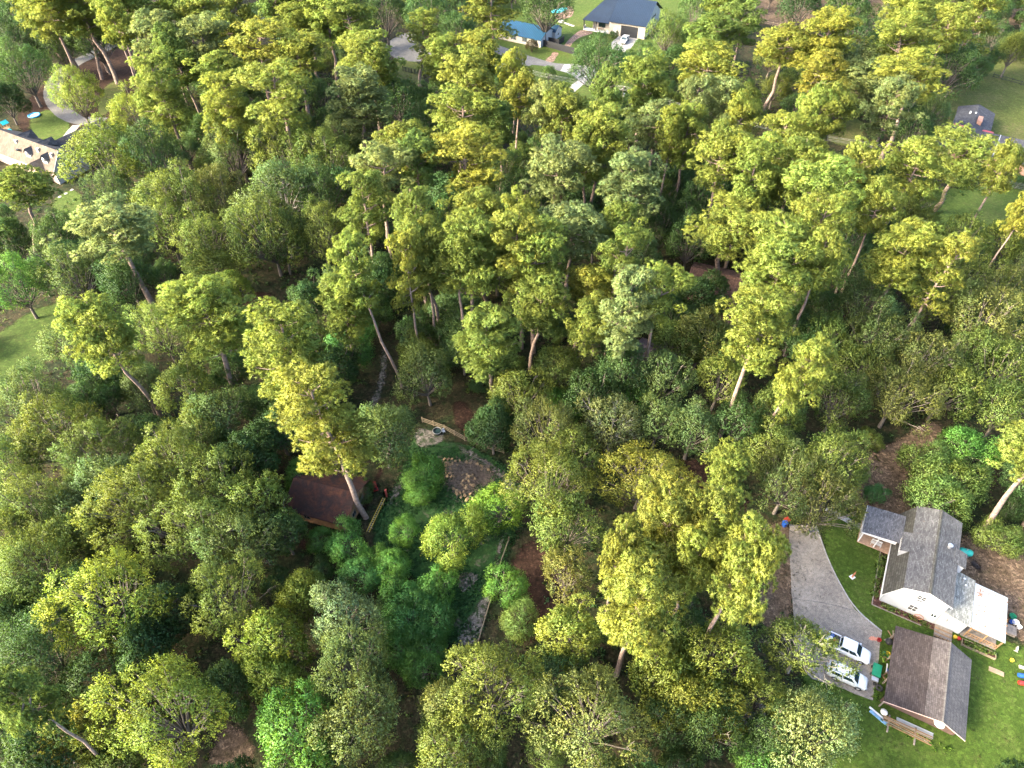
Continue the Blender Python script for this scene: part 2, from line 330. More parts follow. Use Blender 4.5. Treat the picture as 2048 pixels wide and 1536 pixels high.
# yard of the white house
sheet('soil_yard', pts(PX, [(1915, 1050), (2120, 1040), (2150, 1290), (2060, 1300), (1990, 1260), (1930, 1220), (1890, 1120)]), 0.004, M_SOIL, label='dry sandy soil yard behind the white house', cat='ground')
sheet('bare_soil', pts(PX, [(1460, 1050), (1560, 1030), (1600, 1040), (1600, 1240), (1560, 1300), (1500, 1240), (1490, 1130)]), 0.004, M_SOIL, label='bare brown soil strip beside the concrete driveway', cat='ground')
sheet('clearing_soil', pts(PX, [(1720, 900), (1780, 880), (1850, 830), (1900, 850), (1890, 890), (1830, 950), (1830, 1010), (1860, 1060), (1760, 1060), (1690, 1020), (1700, 960)]), 0.004, M_SOIL, label='dry brown clearing of soil beyond the white house', cat='ground')
sheet('lawn', pts(PX, [(1628, 1010), (1690, 1010), (1760, 1040), (1900, 1220), (1990, 1270), (2150, 1300), (2160, 1640), (1600, 1640), (1640, 1500), (1580, 1400), (1600, 1250), (1640, 1150)]), 0.008, M_LAWN, amp=0.25, label='green lawn around the white house and brown shed', cat='lawn')
sheet('gravel_patch', pts(PX, [(1470, 1390), (1540, 1380), (1560, 1450), (1540, 1540), (1470, 1560)]), 0.004, M_SAND, label='grey dirt patch under trees beside the lawn', cat='ground')
DR = pts(Z1, [(208, 235), (352, 245), (372, 300), (412, 415), (468, 535), (560, 690), (702, 806), (690, 900), (680, 1000), (655, 1178), (560, 1140), (450, 1095), (330, 1060), (240, 960), (236, 760), (222, 600), (212, 400)])
sheet('driveway', DR, 0.014, M_ASPH2, amp=0.05, step=1.0, rounded=False, label='old grey concrete driveway leading to the parked trucks', cat='driveway')
strip('driveway_edging', pts(Z1, [(352, 245), (372, 300), (412, 415), (468, 535), (560, 690), (702, 806)]), 0.16, 0.06, M_CONC, amp=0, th=0.06, label='pale concrete edging strip between driveway and lawn', cat='edging')
strip('driveway_joint', pts(Z1, [(226, 632), (400, 655), (558, 697)]), 0.05, 0.018, M_DARK, amp=0.01, step=0.4, label='dark expansion joint across the concrete driveway', cat='joint')
strip('footpath', pts(Z4, [(60, 185), (240, 285), (430, 378)]), 0.95, 0.05, M_CONC, amp=0, th=0.05, label='pale concrete footpath to the white house porch', cat='path')
for q, rr in (((313, 1065), 0.55),): sheet('bare_spot', [gp(*Z3(*q)) + np.array([math.cos(a) * rr, math.sin(a) * rr * 1.1, 0]) for a in np.linspace(0, 6.28, 9)[:-1]], 0.012, M_SOIL, amp=0.08, step=0.3, label='bare soil spot in the lawn near parked trucks', cat='ground')
sheet('charred_patch', pts(Z4, [(1440, 690), (1520, 650), (1560, 640), (1570, 680), (1640, 780), (1620, 850), (1540, 800), (1470, 760)]), 0.010, M_CHAR, amp=0.3, step=0.5, label='black charred patch of ground beside green tank', cat='ground')
sheet('flower_bed', pts(Z4, [(600, 570), (660, 585), (640, 700), (600, 1050), (1180, 1345), (1150, 1400), (1000, 1340), (510, 1130), (560, 830)]), 0.012, M_MULCH, amp=0.06, step=0.6, rounded=False, label='brown mulch flower bed along the white house walls', cat='flower bed')

# centre clearing by the cabin
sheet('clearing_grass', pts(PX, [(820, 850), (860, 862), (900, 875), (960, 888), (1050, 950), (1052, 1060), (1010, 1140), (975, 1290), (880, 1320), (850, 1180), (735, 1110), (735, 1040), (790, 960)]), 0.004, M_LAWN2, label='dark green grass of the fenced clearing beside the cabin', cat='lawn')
for nm, pl, lb in (('sand_patch', [(785, 965), (812, 948), (812, 975), (790, 1010), (770, 1015)], 'pale sandy patch beside the cabin ladder'),
                   ('sand_track', [(1000, 1060), (1018, 1070), (985, 1180), (968, 1290), (900, 1305), (925, 1240), (975, 1170), (985, 1110)], 'pale sandy track along the clearing fence'),
                   ('sand_bank', [(905, 1145), (950, 1135), (965, 1160), (940, 1190), (910, 1185)], 'patch of pale dry grass in the clearing'),
                   ('sand_corner', [(822, 850), (880, 858), (900, 880), (860, 900), (830, 900)], 'brown bare corner of clearing beside black tub'),
                   ('sand_strip', [(905, 880), (960, 905), (1040, 960), (1050, 990), (1020, 985), (960, 925), (910, 900)], 'bare strip along the fence behind the brush pile')):
    sheet(nm, pts(PX, pl), 0.008, M_SAND, amp=0.35, step=0.5, label=lb, cat='ground')
sheet('red_litter', pts(PX, [(892, 795), (940, 795), (962, 840), (945, 875), (905, 868)]), 0.004, M_STRAW, label='red-brown pine straw clearing behind the fence', cat='ground')
sheet('brown_litter', pts(PX, [(1010, 1110), (1060, 1060), (1160, 1100), (1180, 1180), (1080, 1300), (990, 1290)]), 0.004, M_STRAW, label='brown litter ground between clearing fence and oaks', cat='ground')
sheet('cabin_yard', pts(PX, [(600, 1040), (720, 1060), (770, 960), (800, 850), (740, 950), (660, 1120), (580, 1110)]), 0.006, M_STRAW, label='brown bare ground around the cabin', cat='ground')
sheet('oak_litter', pts(PX, [(1340, 900), (1450, 930), (1520, 1000), (1480, 1060), (1400, 1000), (1340, 960)]), 0.004, M_STRAW, label='brown straw under the small pine near driveway', cat='ground')
sheet('hollow_litter', pts(PX, [(480, 580), (560, 580), (570, 620), (500, 650), (480, 620)]), 0.004, M_STRAW, label='red-brown gap of straw among the oaks', cat='ground')
sheet('lower_litter', pts(PX, [(420, 1440), (510, 1440), (530, 1560), (400, 1580)]), 0.004, M_SOIL, label='brown bare gap at the lower edge of the wood', cat='ground')
strip('gravel_lane', pts(PX, [(770, 690), (765, 760), (750, 800), (742, 830)]), 2.6, 0.006, M_SAND, amp=0.3, label='grey gravel lane among the trees behind cabin', cat='lane')
# green lawn strip towards the west
sheet('lawn_strip', pts(PX, [(-60, 690), (0, 660), (60, 615), (150, 590), (150, 640), (105, 700), (95, 750), (0, 800), (-60, 820)]), 0.006, M_LAWN5, label='bright green lawn strip with pale flower specks', cat='lawn')
# yard of the tan-roofed house
sheet('straw_yard', pts(PX, [(20, 250), (50, 195), (110, 150), (190, 95), (290, 80), (310, 150), (250, 230), (170, 270), (60, 280)]), 0.004, M_STRAW, label='red-brown pine straw yard inside the curved drive', cat='ground')
sheet('yard_grass', pts(ZY, [(230, 840), (330, 790), (430, 800), (560, 890), (480, 1060), (380, 1080), (200, 1000), (190, 900)]), 0.008, M_LAWN3, label='small green lawn behind the tan-roofed house', cat='lawn')
sheet('verge_grass', pts(ZY, [(680, 860), (720, 640), (880, 560), (960, 620), (900, 760), (760, 860)]), 0.008, M_LAWN4, label='olive grass verge inside the curved drive', cat='lawn')
sheet('side_grass', pts(PX, [(95, 400), (150, 370), (180, 400), (140, 440), (100, 430)]), 0.008, M_LAWN3, label='strip of grass beside the tan-roofed house', cat='lawn')
strip('curved_driveway', pts(ZY, [(1000, 270), (860, 315), (700, 385), (520, 475), (410, 570), (378, 670), (400, 750), (470, 830), (590, 885), (760, 890)]), 5.0, 0.012, M_ASPH, amp=0.1, label='curving grey asphalt drive above the tan-roofed house', cat='driveway')
strip('house_path', pts(ZY, [(560, 915), (510, 970), (450, 1050)]), 2.2, 0.014, M_CONC, amp=0.05, label='pale path between curved drive and tan-roofed house', cat='path')
sheet('far_grass', pts(PX, [(40, 40), (110, 35), (115, 55), (50, 62)]), 0.006, M_LAWN3, label='sliver of green grass beyond the tallest pines', cat='lawn')
# blue-roofed property
sheet('estate_lawn', pts(PX, [(930, -60), (1560, -60), (1480, 40), (1350, 150), (1260, 215), (1130, 235), (1030, 220), (960, 150)]), 0.004, M_LAWN3, label='bright mown lawn around the blue-roofed houses', cat='lawn')
sheet('estate_drive', pts(ZT, [(60, 500), (300, 588), (620, 690), (720, 716), (860, 728), (790, 808), (740, 787), (600, 747), (480, 737), (405, 768), (375, 835), (300, 800), (200, 680), (60, 600)]), 0.010, M_ASPH, amp=0.1, rounded=False, label='grey asphalt drive forking round the grass island', cat='driveway')
sheet('estate_apron', pts(ZT, [(846, 729), (940, 728), (1180, 750), (1230, 830), (1100, 930), (980, 1030), (840, 1150), (715, 1112), (930, 962), (1010, 910), (880, 830), (795, 806)]), 0.014, M_CONC, amp=0.08, rounded=False, label='white concrete drive under the spreading oak', cat='driveway')
sheet('garage_apron', pts(ZT, [(1385, 480), (1500, 378), (1700, 402), (1690, 440), (1560, 600), (1380, 560)]), 0.014, M_CONC, amp=0.05, rounded=False, label='white concrete apron before the dark garage door', cat='driveway')
sheet('paver_path', pts(ZT, [(1060, 340), (1190, 368), (1100, 402), (1010, 430), (945, 480), (905, 545), (835, 530), (880, 465), (960, 392), (1010, 352)]), 0.010, M_BRICK, amp=0.05, label='tan paver path curving to the big blue-roofed house', cat='path')
sheet('paver_walk', pts(ZT, [(715, 585), (795, 605), (745, 655), (722, 718), (612, 692), (690, 640)]), 0.010, M_BRICK, amp=0.05, label='tan paver walk from dark fence to asphalt drive', cat='path')
sheet('pool_deck', pts(ZT, [(720, 190), (800, 120), (900, 55), (955, 100), (940, 200), (770, 228)]), 0.010, M_BRICK, amp=0.1, label='paved deck around the teal swimming pool', cat='deck')
M_WATER = glass_mat('pool_water', (0.02, 0.30, 0.30), 0.05)
sheet('pool_water', pts(ZT, [(690, 130), (760, 95), (880, 85), (880, 115), (830, 138), (710, 155)]), 0.03, M_WATER, amp=0, label='teal swimming pool water behind the small blue roof', cat='pool')
sheet('road', pts(PX, [(760, 90), (830, 55), (870, 100), (850, 125), (790, 120)]), 0.006, M_ASPH, amp=0.1, label='grey road glimpsed beside the tall thin pine', cat='road')
sheet('wood_grass', pts(PX, [(780, 110), (850, 120), (850, 190), (760, 170)]), 0.004, M_LAWN4, label='shaded grass beside the tall thin pine', cat='lawn')
sheet('red_house_lawn', pts(PX, [(1850, 130), (1950, 90), (2120, 90), (2140, 420), (2000, 310), (1880, 260)]), 0.004, M_LAWN4, label='olive lawn around the dark-roofed red house', cat='lawn')
sheet('front_lawn', pts(PX, [(1820, 390), (1900, 370), (2100, 360), (2120, 480), (1960, 480), (1860, 460)]), 0.004, M_LAWN3, label='green lawn in front of the red house', cat='lawn')
sheet('east_grass', pts(PX, [(1450, -40), (2100, -40), (2100, 60), (1700, 70), (1480, 50)]), 0.003, M_SOIL, label='dry field beyond the pines near blue house', cat='field')
sheet('middle_grass', pts(PX, [(1640, 240), (1740, 230), (1730, 300), (1650, 290)]), 0.004, M_LAWN4, label='shaded grass beside the utility pole', cat='lawn')

# ------------------------------------------------------------------ buildings
def wall_poly(mb, pl, a, b, th=0.12):
    """upright wall: pl = [(along, z)...] on the line a->b (xy), thickness inward (to its left)"""
    a, b = np.array(a, float), np.array(b, float); d = (b - a) / np.linalg.norm(b - a); nn = (-d[1], d[0], 0)
    mb.slab([(a[0] + d[0] * t, a[1] + d[1] * t, z) for t, z in pl], th, nn)
def window(parent, a, b, t, z, w, h, frame=M_TRIM, glass=M_GLASS, cols=2, rows=1, name='window', shut=None):
    """window on wall line a->b, centre at t along and height z; frame proud of the wall, panes set in it"""
    a, b = np.array(a, float), np.array(b, float); d = (b - a) / np.linalg.norm(b - a); n = np.array((d[1], -d[0]))
    def bx(mb, t0, t1, z0, z1, p0, p1):
        q = [a + d * t0 + n * p1, a + d * t1 + n * p1, a + d * t1 + n * p0, a + d * t0 + n * p0]
        mb.add([(x, y, zz) for zz in (z0, z1) for x, y in q], [(3, 2, 1, 0), (4, 5, 6, 7), (0, 1, 5, 4), (1, 2, 6, 5), (2, 3, 7, 6), (3, 0, 4, 7)])
    fw = 0.07; m = MB(); t0, t1, z0, z1 = t - w / 2, t + w / 2, z - h / 2, z + h / 2
    bx(m, t0 - fw, t1 + fw, z1, z1 + fw, -0.02, 0.06); bx(m, t0 - fw, t1 + fw, z0 - fw, z0, -0.02, 0.08)
    bx(m, t0 - fw, t0, z0, z1, -0.02, 0.06); bx(m, t1, t1 + fw, z0, z1, -0.02, 0.06)
    for i in range(1, cols): bx(m, t0 + w * i / cols - 0.025, t0 + w * i / cols + 0.025, z0, z1, -0.02, 0.05)
    for i in range(1, rows): bx(m, t0, t1, z0 + h * i / rows - 0.025, z0 + h * i / rows + 0.025, -0.02, 0.045)
    f = m.build(name, frame, parent)
    for i in range(cols):
        for j in range(rows):
            p = MB(); bx(p, t0 + w * i / cols + 0.026, t0 + w * (i + 1) / cols - 0.026, z0 + h * j / rows + 0.026, z0 + h * (j + 1) / rows - 0.026, 0.003, 0.02); p.build('pane', glass, f)
    if shut:
        for s_ in (-1, 1):
            p = MB(); c = t + s_ * (w / 2 + fw + 0.2); bx(p, c - 0.18, c + 0.18, z0, z1, 0.003, 0.05); p.build('shutter', shut, f)
    return f
def seams(poly_a, poly_b, pitch, name, m, parent, r=0.03):
    """standing seams of a metal roof from eave line to ridge line"""
    (a0, a1), (b0, b1) = [list(map(np.array, p)) for p in (poly_a, poly_b)]
    mb = MB(); n = max(2, int(np.linalg.norm(a1 - a0) / pitch))
    for i in range(n + 1):
        p, q = a0 + (a1 - a0) * i / n, b0 + (b1 - b0) * i / n; d = (a1 - a0) / np.linalg.norm(a1 - a0) * r; up = np.array((0, 0, r * 2.2))
        mb.add([p - d, p + d, q + d, q - d, p - d + up, p + d + up, q + d + up, q - d + up], [(4, 5, 6, 7), (0, 1, 5, 4), (2, 3, 7, 6), (1, 2, 6, 5), (3, 0, 4, 7)])
    o = mb.build(name, m, parent); o['kind'] = 'stuff'; return o

# --- white gambrel-like cape house (local: u along the gable wall, v towards the back)
S_GREY = shingle('grey_shingles', (0.074, 0.074, 0.073), (0.106, 0.106, 0.105), rust=(0.128, 0.074, 0.049), th=0.70)
S_GREYD = shingle('shade_toned_shingles', (0.053, 0.052, 0.044), (0.073, 0.073, 0.064))  # darker grey: shade of the steep slope put into the shingle colour
H = thing('white_house', 'white clapboard house with grey shingle roof, dormers and tin patio roof', 'house', (50.26, 43.37, 0), R(-29))
LEN, EZ = 13.9, 2.25
mb = MB()
gable = [(0, 0), (6.85, 0), (6.85, 5.1), (4.0, 6.05), (1.3, 5.0), (0.05, EZ)]
wall_poly(mb, gable, (0, 0), (7, 0)); wall_poly(mb, [(7 - t, z) for t, z in gable], (7, LEN), (0, LEN))
wall_poly(mb, [(0.0, 0), (LEN, 0), (LEN, EZ), (0, EZ)], (0.05, LEN), (0.05, 0)); wall_poly(mb, [(0, 0), (LEN, 0), (LEN, 5.1), (0, 5.1)], (6.85, 0), (6.85, LEN))
mb.build('wall', M_WHITE, H)
mb = MB()
for k in range(14): mb.box(-0.015, 0.045, 0.1, LEN - 0.1, 0.12 + k * 0.15, 0.12 + k * 0.15 + 0.012)
mb.build('siding_laps', M_TRIM, H)
def roofp(name, prof, v0, v1, m, th=0.14):
    (u0, z0), (u1, z1) = prof
    return MB().slab([(u0, v0, z0), (u1, v0, z1), (u1, v1, z1), (u0, v1, z0)], th).build(name, m, H)
rs = roofp('roof', ((-0.25, 1.80), (1.22, 5.15)), -0.25, LEN + 0.25, S_GREYD)
roofp('roof', ((1.18, 5.17), (4.0, 6.22)), -0.25, LEN + 0.25, S_GREY); rr_ = roofp('roof', ((4.0, 6.24), (7.1, 5.17)), -0.25, LEN + 0.25, S_GREY)
MB().slab([(3.8, -0.26, 6.20), (4.0, -0.26, 6.285), (4.22, -0.26, 6.22), (4.22, LEN + 0.26, 6.22), (4.0, LEN + 0.26, 6.285), (3.8, LEN + 0.26, 6.20)], 0.03).build('ridge_cap', S_GREYD, rr_)
MB().tube([(-0.33, -0.25, 1.78), (-0.33, LEN + 0.25, 1.78)], 0.06, 6).build('gutter', M_TRIM, H)
for u0, z0, u1, z1 in ((-0.28, 1.70, 1.22, 5.07), (1.22, 5.07, 4.0, 6.12), (4.0, 6.12, 7.12, 5.06)):
    MB().slab([(u0, -0.29, z0 - 0.1), (u1, -0.29, z1 - 0.1), (u1, -0.29, z1 + 0.06), (u0, -0.29, z0 + 0.06)], 0.035, (0, 1, 0)).build('barge_board', M_TRIM, H)
# shed dormer on the steep slope, small one on the other side
dm = MB(); dm.slab([(0.35, 5.9, 2.9), (1.35, 5.9, 5.06), (0.35, 5.9, 4.70)], 3.0, (0, 1, 0)); dmo = dm.build('dormer', M_WHITE, H)
MB().slab([(0.12, 5.75, 4.80), (1.9, 5.75, 5.47), (1.9, 9.05, 5.47), (0.12, 9.05, 4.80)], 0.1).build('dormer_roof', S_GREY, dmo)
for vv in (6.7, 8.1): window(dmo, (0.35, 9), (0.35, 5.9), 9 - vv, 4.0, 0.7, 0.8)
dm = MB(); dm.box(6.9, 8.0, 7.0, 9.2, 2.9, 4.85); dmo = dm.build('dormer', M_WHITE, H)
MB().slab([(6.5, 6.85, 5.42), (8.2, 6.85, 4.86), (8.2, 9.35, 4.86), (6.5, 9.35, 5.42)], 0.1).build('dormer_roof', S_GREY, dmo)
# windows and shutters of the gable, hoop and lamp
window(H, (0, 0), (7, 0), 3.75, 4.25, 1.0, 0.85, glass=M_GLASSP, cols=2, rows=2, shut=M_TRIM)
window(H, (0, 0), (7, 0), 3.75, 1.45, 1.0, 1.2, glass=M_GLASSP, cols=2, rows=2, shut=M_TRIM)
window(H, (0, 0), (7, 0), 6.2, 1.75, 0.62, 0.6, cols=2)
MB().box(3.45, 4.05, -0.06, -0.003, 3.48, 3.60).build('vent_grille', M_DARK, H)
for vv in (2.2, 4.4, 6.6): window(H, (0.05, LEN), (0.05, 0), LEN - vv, 1.35, 0.9, 1.1)
# kitchen wing and tin patio roof
mb = MB(); wall_poly(mb, [(0, 0), (3.1, 0), (3.1, 2.75), (0, 3.35)], (6.85, 0.05), (10, 0.05)); wall_poly(mb, [(0, 0), (7.0, 0), (7.0, 2.75), (0, 2.75)], (9.95, 0.05), (9.95, 7.05)); wall_poly(mb, [(0, 0), (3.1, 0), (3.1, 3.35), (0, 2.75)], (9.95, 7.05), (6.85, 7.05))
wg = mb.build('wing_wall', M_WHITE, H)
window(wg, (6.85, 0.05), (10, 0.05), 1.15, 1.9, 0.75, 0.75, cols=2, rows=3)
MB().slab([(6.86, -0.2, 3.62), (10.25, -0.2, 2.86), (10.25, 7.25, 2.86), (6.86, 7.25, 3.62)], 0.12).build('wing_roof', shingle('wing_shingles', (0.15, 0.155, 0.14), (0.25, 0.255, 0.235)), H)
M_TIN = mat('white_tin', (0.245, 0.269, 0.284), 0.45, 0.14, 0.7, metal=0.1)
tin = MB().slab([(10.2, -0.1, 2.80), (14.35, -0.1, 2.45), (14.35, 6.95, 2.45), (10.2, 6.95, 2.80)], 0.05).build('tin_roof', M_TIN, H)
mb = MB()
for i in range(9):
    v0 = 0.3 + i * 0.78; mb.add([(10.2, v0, 2.803), (14.35, v0, 2.453), (14.35, v0 + 0.05, 2.453), (10.2, v0 + 0.05, 2.803), (10.2, v0 + 0.025, 2.84), (14.35, v0 + 0.025, 2.49)], [(0, 1, 5, 4), (4, 5, 2, 3), (0, 4, 3), (1, 2, 5)])
mb.build('tin_ribs', M_TIN, tin)['kind'] = 'stuff'
mb = MB()
for i in range(95):
    u, v = random.uniform(10.4, 14.1), random.uniform(0.1, 6.7); a = random.uniform(-0.4, 1.4); l = random.uniform(0.12, 0.5); z = 2.80 - (u - 10.2) * 0.0843 + 0.012
    if i < 25: u, v, l = random.gauss(10.8, 0.15), random.gauss(5.4, 0.2), 0.25; z = 2.80 - (u - 10.2) * 0.0843 + 0.012
    mb.add([(u, v, z), (u + math.cos(a) * l, v + math.sin(a) * l, z - math.cos(a) * l * 0.0843 + 0.005), (u + math.cos(a) * l - 0.05, v + math.sin(a) * l + 0.13, z + 0.03)], [(0, 1, 2)])
tag(mb.build('leaf_litter', mat('dead_leaves', (0.20, 0.11, 0.06), 0.9, 0.4, 6), loc=(50.26, 43.37, 0), rz=R(-29)), 'brown dead leaves scattered on the white tin patio roof', 'leaves', kind='stuff')
for u in (10.5, 12.4, 14.2):
    for v in (0.1, 6.7): MB().box(u - 0.06, u + 0.06, v - 0.06, v + 0.06, 0, 2.7 - (u - 10.2) * 0.085).build('post', M_WOOD, H)
for z in (0.55, 1.0, 2.25): MB().box(10.56, 14.1, 0.07, 0.13, z, z + 0.09).build('rail', M_WOOD, H)
for k in range(8): MB().box(11.0 + k * 0.42, 11.05 + k * 0.42, 0.075, 0.125, 0.1, 1.0).build('baluster', M_WOOD, H)
MB().slab([(10.1, 0, 0.12), (14.3, 0, 0.12), (14.3, 6.9, 0.12), (10.1, 6.9, 0.12)], 0.12).build('patio_floor', M_WOODG, H)
# front porch
pr = MB().slab([(-4.5, 7.9, 2.75), (-0.05, 7.9, 3.45), (0.62, 7.9, 3.50), (0.62, 13.0, 3.50), (-0.05, 13.0, 3.45), (-4.5, 13.0, 2.75)], 0.14).build('porch_roof', shingle('blue_grey_shingles', (0.089, 0.091, 0.098), (0.135, 0.137, 0.145), rust=(0.178, 0.086, 0.059), th=0.74), H)
MB().slab([(-4.5, 7.86, 2.45), (-0.05, 7.86, 2.8), (-0.05, 7.86, 3.42), (-4.5, 7.86, 2.72)], 0.035, (0, 1, 0)).build('fascia', M_TRIM, pr)
MB().box(-4.55, -4.51, 7.9, 13.0, 2.45, 2.72).build('fascia', M_TRIM, pr)
MB().box(-4.3, 0.0, 8.0, 12.9, 0, 0.22).build('porch_floor', mat('porch_boards', (0.33, 0.22, 0.15), 0.8, 0.3, 3), H)
for u in (-4.2, -2.1): MB().box(u - 0.08, u + 0.08, 8.02, 8.18, 0.22, 2.5).build('porch_post', M_TRIM, H)
for v in (10.4, 12.8): MB().box(-4.28, -4.12, v - 0.08, v + 0.08, 0.22, 2.5).build('porch_post', M_TRIM, H)
for z in (0.45, 1.05): MB().box(-4.24, -4.16, 8.2, 12.7, z, z + 0.07).build('porch_rail', M_TRIM, H)
# roof vents and flues
for u, v, z, r, h, nm in ((5.6, 8.6, 5.7, 0.22, 0.55, 'roof_vent'), (8.6, 6.2, 3.2, 0.12, 0.5, 'flue'), (8.9, 5.4, 3.15, 0.1, 0.35, 'flue')):
    o = MB().cyl(u, v, z - 0.15, z + h, r, 12).build(nm, M_METAL, H, smooth=True); MB().lathe([(r * 1.5, z + h), (r * 1.5, z + h + 0.05), (0.01, z + h + 0.14)], (u, v, 0), 12).build('vent_cap', M_METAL, o, smooth=True)

# --- brown shed
B = thing('storage_shed', 'open storage shed with brown and grey two-tone shingle roof beside lawn', 'shed', (44.57, 29.24, 0), R(-28.5))
S_BRN = shingle('brown_shingles', (0.035, 0.028, 0.026), (0.045, 0.037, 0.036), rust=(0.081, 0.060, 0.051), row=0.2, th=0.72)
S_GR2 = shingle('faded_shingles', (0.065, 0.056, 0.054), (0.082, 0.073, 0.070), row=0.2)
S_GR3 = shingle('smooth_grey_roofing', (0.078, 0.074, 0.071), (0.087, 0.082, 0.079), row=0.4, var=0.15)
zr = lambda u: 2.6 + 1.45 * u / 5.95 if u < 5.95 else 4.05 - 1.75 * (u - 5.95) / 3.1
def brf(u0, u1, m, v0=0, v1=10.65): return MB().slab([(u0, v0, zr(u0)), (u1, v0, zr(u1)), (u1, v1, zr(u1)), (u0, v1, zr(u0))], 0.1).build('roof', m, B)
brf(0, 4.12, S_BRN); o = brf(4.1, 5.96, S_GR2); o.location.z = 0.012; brf(5.94, 9.05, S_GR3)
MB().slab([(5.8, -0.01, 4.045), (5.95, -0.01, 4.10), (6.1, -0.01, 4.02), (6.1, 10.66, 4.02), (5.95, 10.66, 4.10), (5.8, 10.66, 4.045)], 0.02).build('ridge_cap', S_GR3, B)
mb = MB(); wall_poly(mb, [(0.3, 0), (8.6, 0), (8.6, 2.5), (5.9, 3.9), (0.3, 2.55)], (0, 1.15), (9, 1.15)); wall_poly(mb, [(0, 0), (9.0, 0), (9.0, 2.4), (0, 2.4)], (8.6, 1.15), (8.6, 10.2)); wall_poly(mb, [(0.4, 0), (8.7, 0), (8.7, 2.55), (3.1, 3.9), (0.4, 2.5)], (9, 10.2), (0, 10.2))
mb.build('wall', mat('barn_boards', (0.075, 0.045, 0.036), 0.8, 0.35, 2, bmp=0.3), B)
for v in (0.5, 3.6, 6.9, 10.1): MB().box(0.25, 0.4, v - 0.07, v + 0.07, 0, 2.58).build('post', M_WOODG, B)
MB().slab([(0.0, -0.04, 2.45), (5.95, -0.04, 3.9), (5.95, -0.04, 4.02), (0.0, -0.04, 2.58)], 0.03, (0, 1, 0)).build('barge_board', mat('faded_barge', (0.45, 0.33, 0.28), 0.7, 0.25, 2), B)
MB().slab([(5.95, -0.04, 3.9), (9.05, -0.04, 2.15), (9.05, -0.04, 2.28), (5.95, -0.04, 4.02)], 0.03, (0, 1, 0)).build('barge_board', mat('faded_barge', (0.45, 0.33, 0.28)), B)

# --- rusty-roofed cabin in the clearing
C = thing('cabin', 'small timber cabin with rusty brown metal roof under a leaning pine', 'cabin', (-24.70, 53.74, 0), R(-16))
m, t, N, L, Bs = nodes_of('rusty_roofing'); v = coord(N, L)
n1 = noise(N, L, 0.55, 7, 0.7, v, 0.8); n2 = noise(N, L, 3.5, 5, 0.7, v, 0.4)
c = ramp(N, L, n1, [(0.36, (0.015, 0.011, 0.011)), (0.46, (0.023, 0.013, 0.011)), (0.55, (0.035, 0.015, 0.011)), (0.66, (0.057, 0.024, 0.011))])
L.new(mixc(N, L, 1.0, c, ramp(N, L, n2, [(0.3, (0.6, 0.6, 0.6)), (0.7, (1.3, 1.3, 1.3))]), 'MULTIPLY'), Bs.inputs['Base Color']); Bs.inputs['Roughness'].default_value = 0.9; Bs.inputs['Specular IOR Level'].default_value = 0.15; bump(N, L, n2, Bs, 0.3, 0.04)
M_RUST = m
def rplane(par, nm, p, mt, th=0.1): return MB().slab(p, th).build(nm, mt, par)
rplane(C, 'roof', [(-9.4, -0.1, 2.6), (0.8, -0.1, 2.6), (0.8, 4.3, 4.9), (-9.4, 4.3, 4.9)], M_RUST); rplane(C, 'roof', [(-9.4, 4.3, 4.88), (0.8, 4.3, 4.88), (0.8, 8.7, 2.6), (-9.4, 8.7, 2.6)], M_RUST)
mb = MB()
for k in range(13): mb.box(-9.4 + k * 0.84, -9.37 + k * 0.84, -0.1, -0.09, 2.5, 2.6)
M_ORW = mat('orange_boards', (0.252, 0.140, 0.070), 0.8, 0.35, 1.5, bmp=0.3)
mb = MB(); G4 = [(0, 0), (7.8, 0), (7.8, 2.7), (3.9, 4.7), (0, 2.7)]
wall_poly(mb, G4, (0.45, 0.4), (0.45, 8.2)); wall_poly(mb, G4, (-9.1, 8.2), (-9.1, 0.4)); wall_poly(mb, [(0, 0), (9.3, 0), (9.3, 2.7), (0, 2.7)], (-9.0, 0.4), (0.5, 0.4)); wall_poly(mb, [(0, 0), (9.3, 0), (9.3, 2.7), (0, 2.7)], (0.4, 8.2), (-9, 8.2))
cw = mb.build('wall', M_ORW, C)
for k in range(7): MB().box(0.46, 0.50, 0.6 + k * 1.2, 0.68 + k * 1.2, 0.05, min(2.7 + 0.5 * (0.6 + k * 1.2 - 0.4), 2.7 + 0.5 * (8.2 - 0.68 - k * 1.2)) - 0.1).build('batten', M_ORW, cw)
MB().box(0.46, 0.52, 5.0, 6.0, 0.02, 2.05).build('door', M_WOODG, C)
window(C, (0.5, 0.4), (0.5, 8.2), 2.4, 1.5, 0.9, 0.9, frame=M_WOODG)
window(C, (-9.0, 0.4), (0.5, 0.4), 3.0, 1.5, 0.9, 0.9, frame=M_WOODG)

# --- tan-roofed brick house
D = thing('brick_house', 'brick house with long tan roof, dormers and shade-toned white gable end', 'house', (-112.0, 152.96, 0), R(-29))
S_TAN = shingle('tan_shingles', (0.082, 0.066, 0.052), (0.107, 0.087, 0.069), row=0.3, var=0.3); S_DGR = shingle('slate_grey_shingles', (0.048, 0.048, 0.050), (0.066, 0.065, 0.068), row=0.3, var=0.3)
M_SUNPEACH = mat('sunlit_peach_brick', (0.34, 0.25, 0.20), 0.9, 0.2, 1.2, bmp=0.3)  # glow of the low sun mixed into the brick colour
M_BRK = mat('salmon_brick', (0.255, 0.143, 0.105), 0.9, 0.25, 1.2, bmp=0.3)
DL = 26.0
mb = MB(); g_ = [(0, 0), (9, 0), (9, 3.6), (3.3, 7.2), (0, 3.4)]
wall_poly(mb, g_, (0, 0), (0, 9)); mb.build('gable_wall', M_WHITE, D)  # gable end: cool shade painted in with the bluish white
mb = MB(); wall_poly(mb, [(0, 0), (DL, 0), (DL, 3.5), (0, 3.5)], (-DL, 0.05), (-0.02, 0.05)); mb.build('wall', M_SUNPEACH, D)
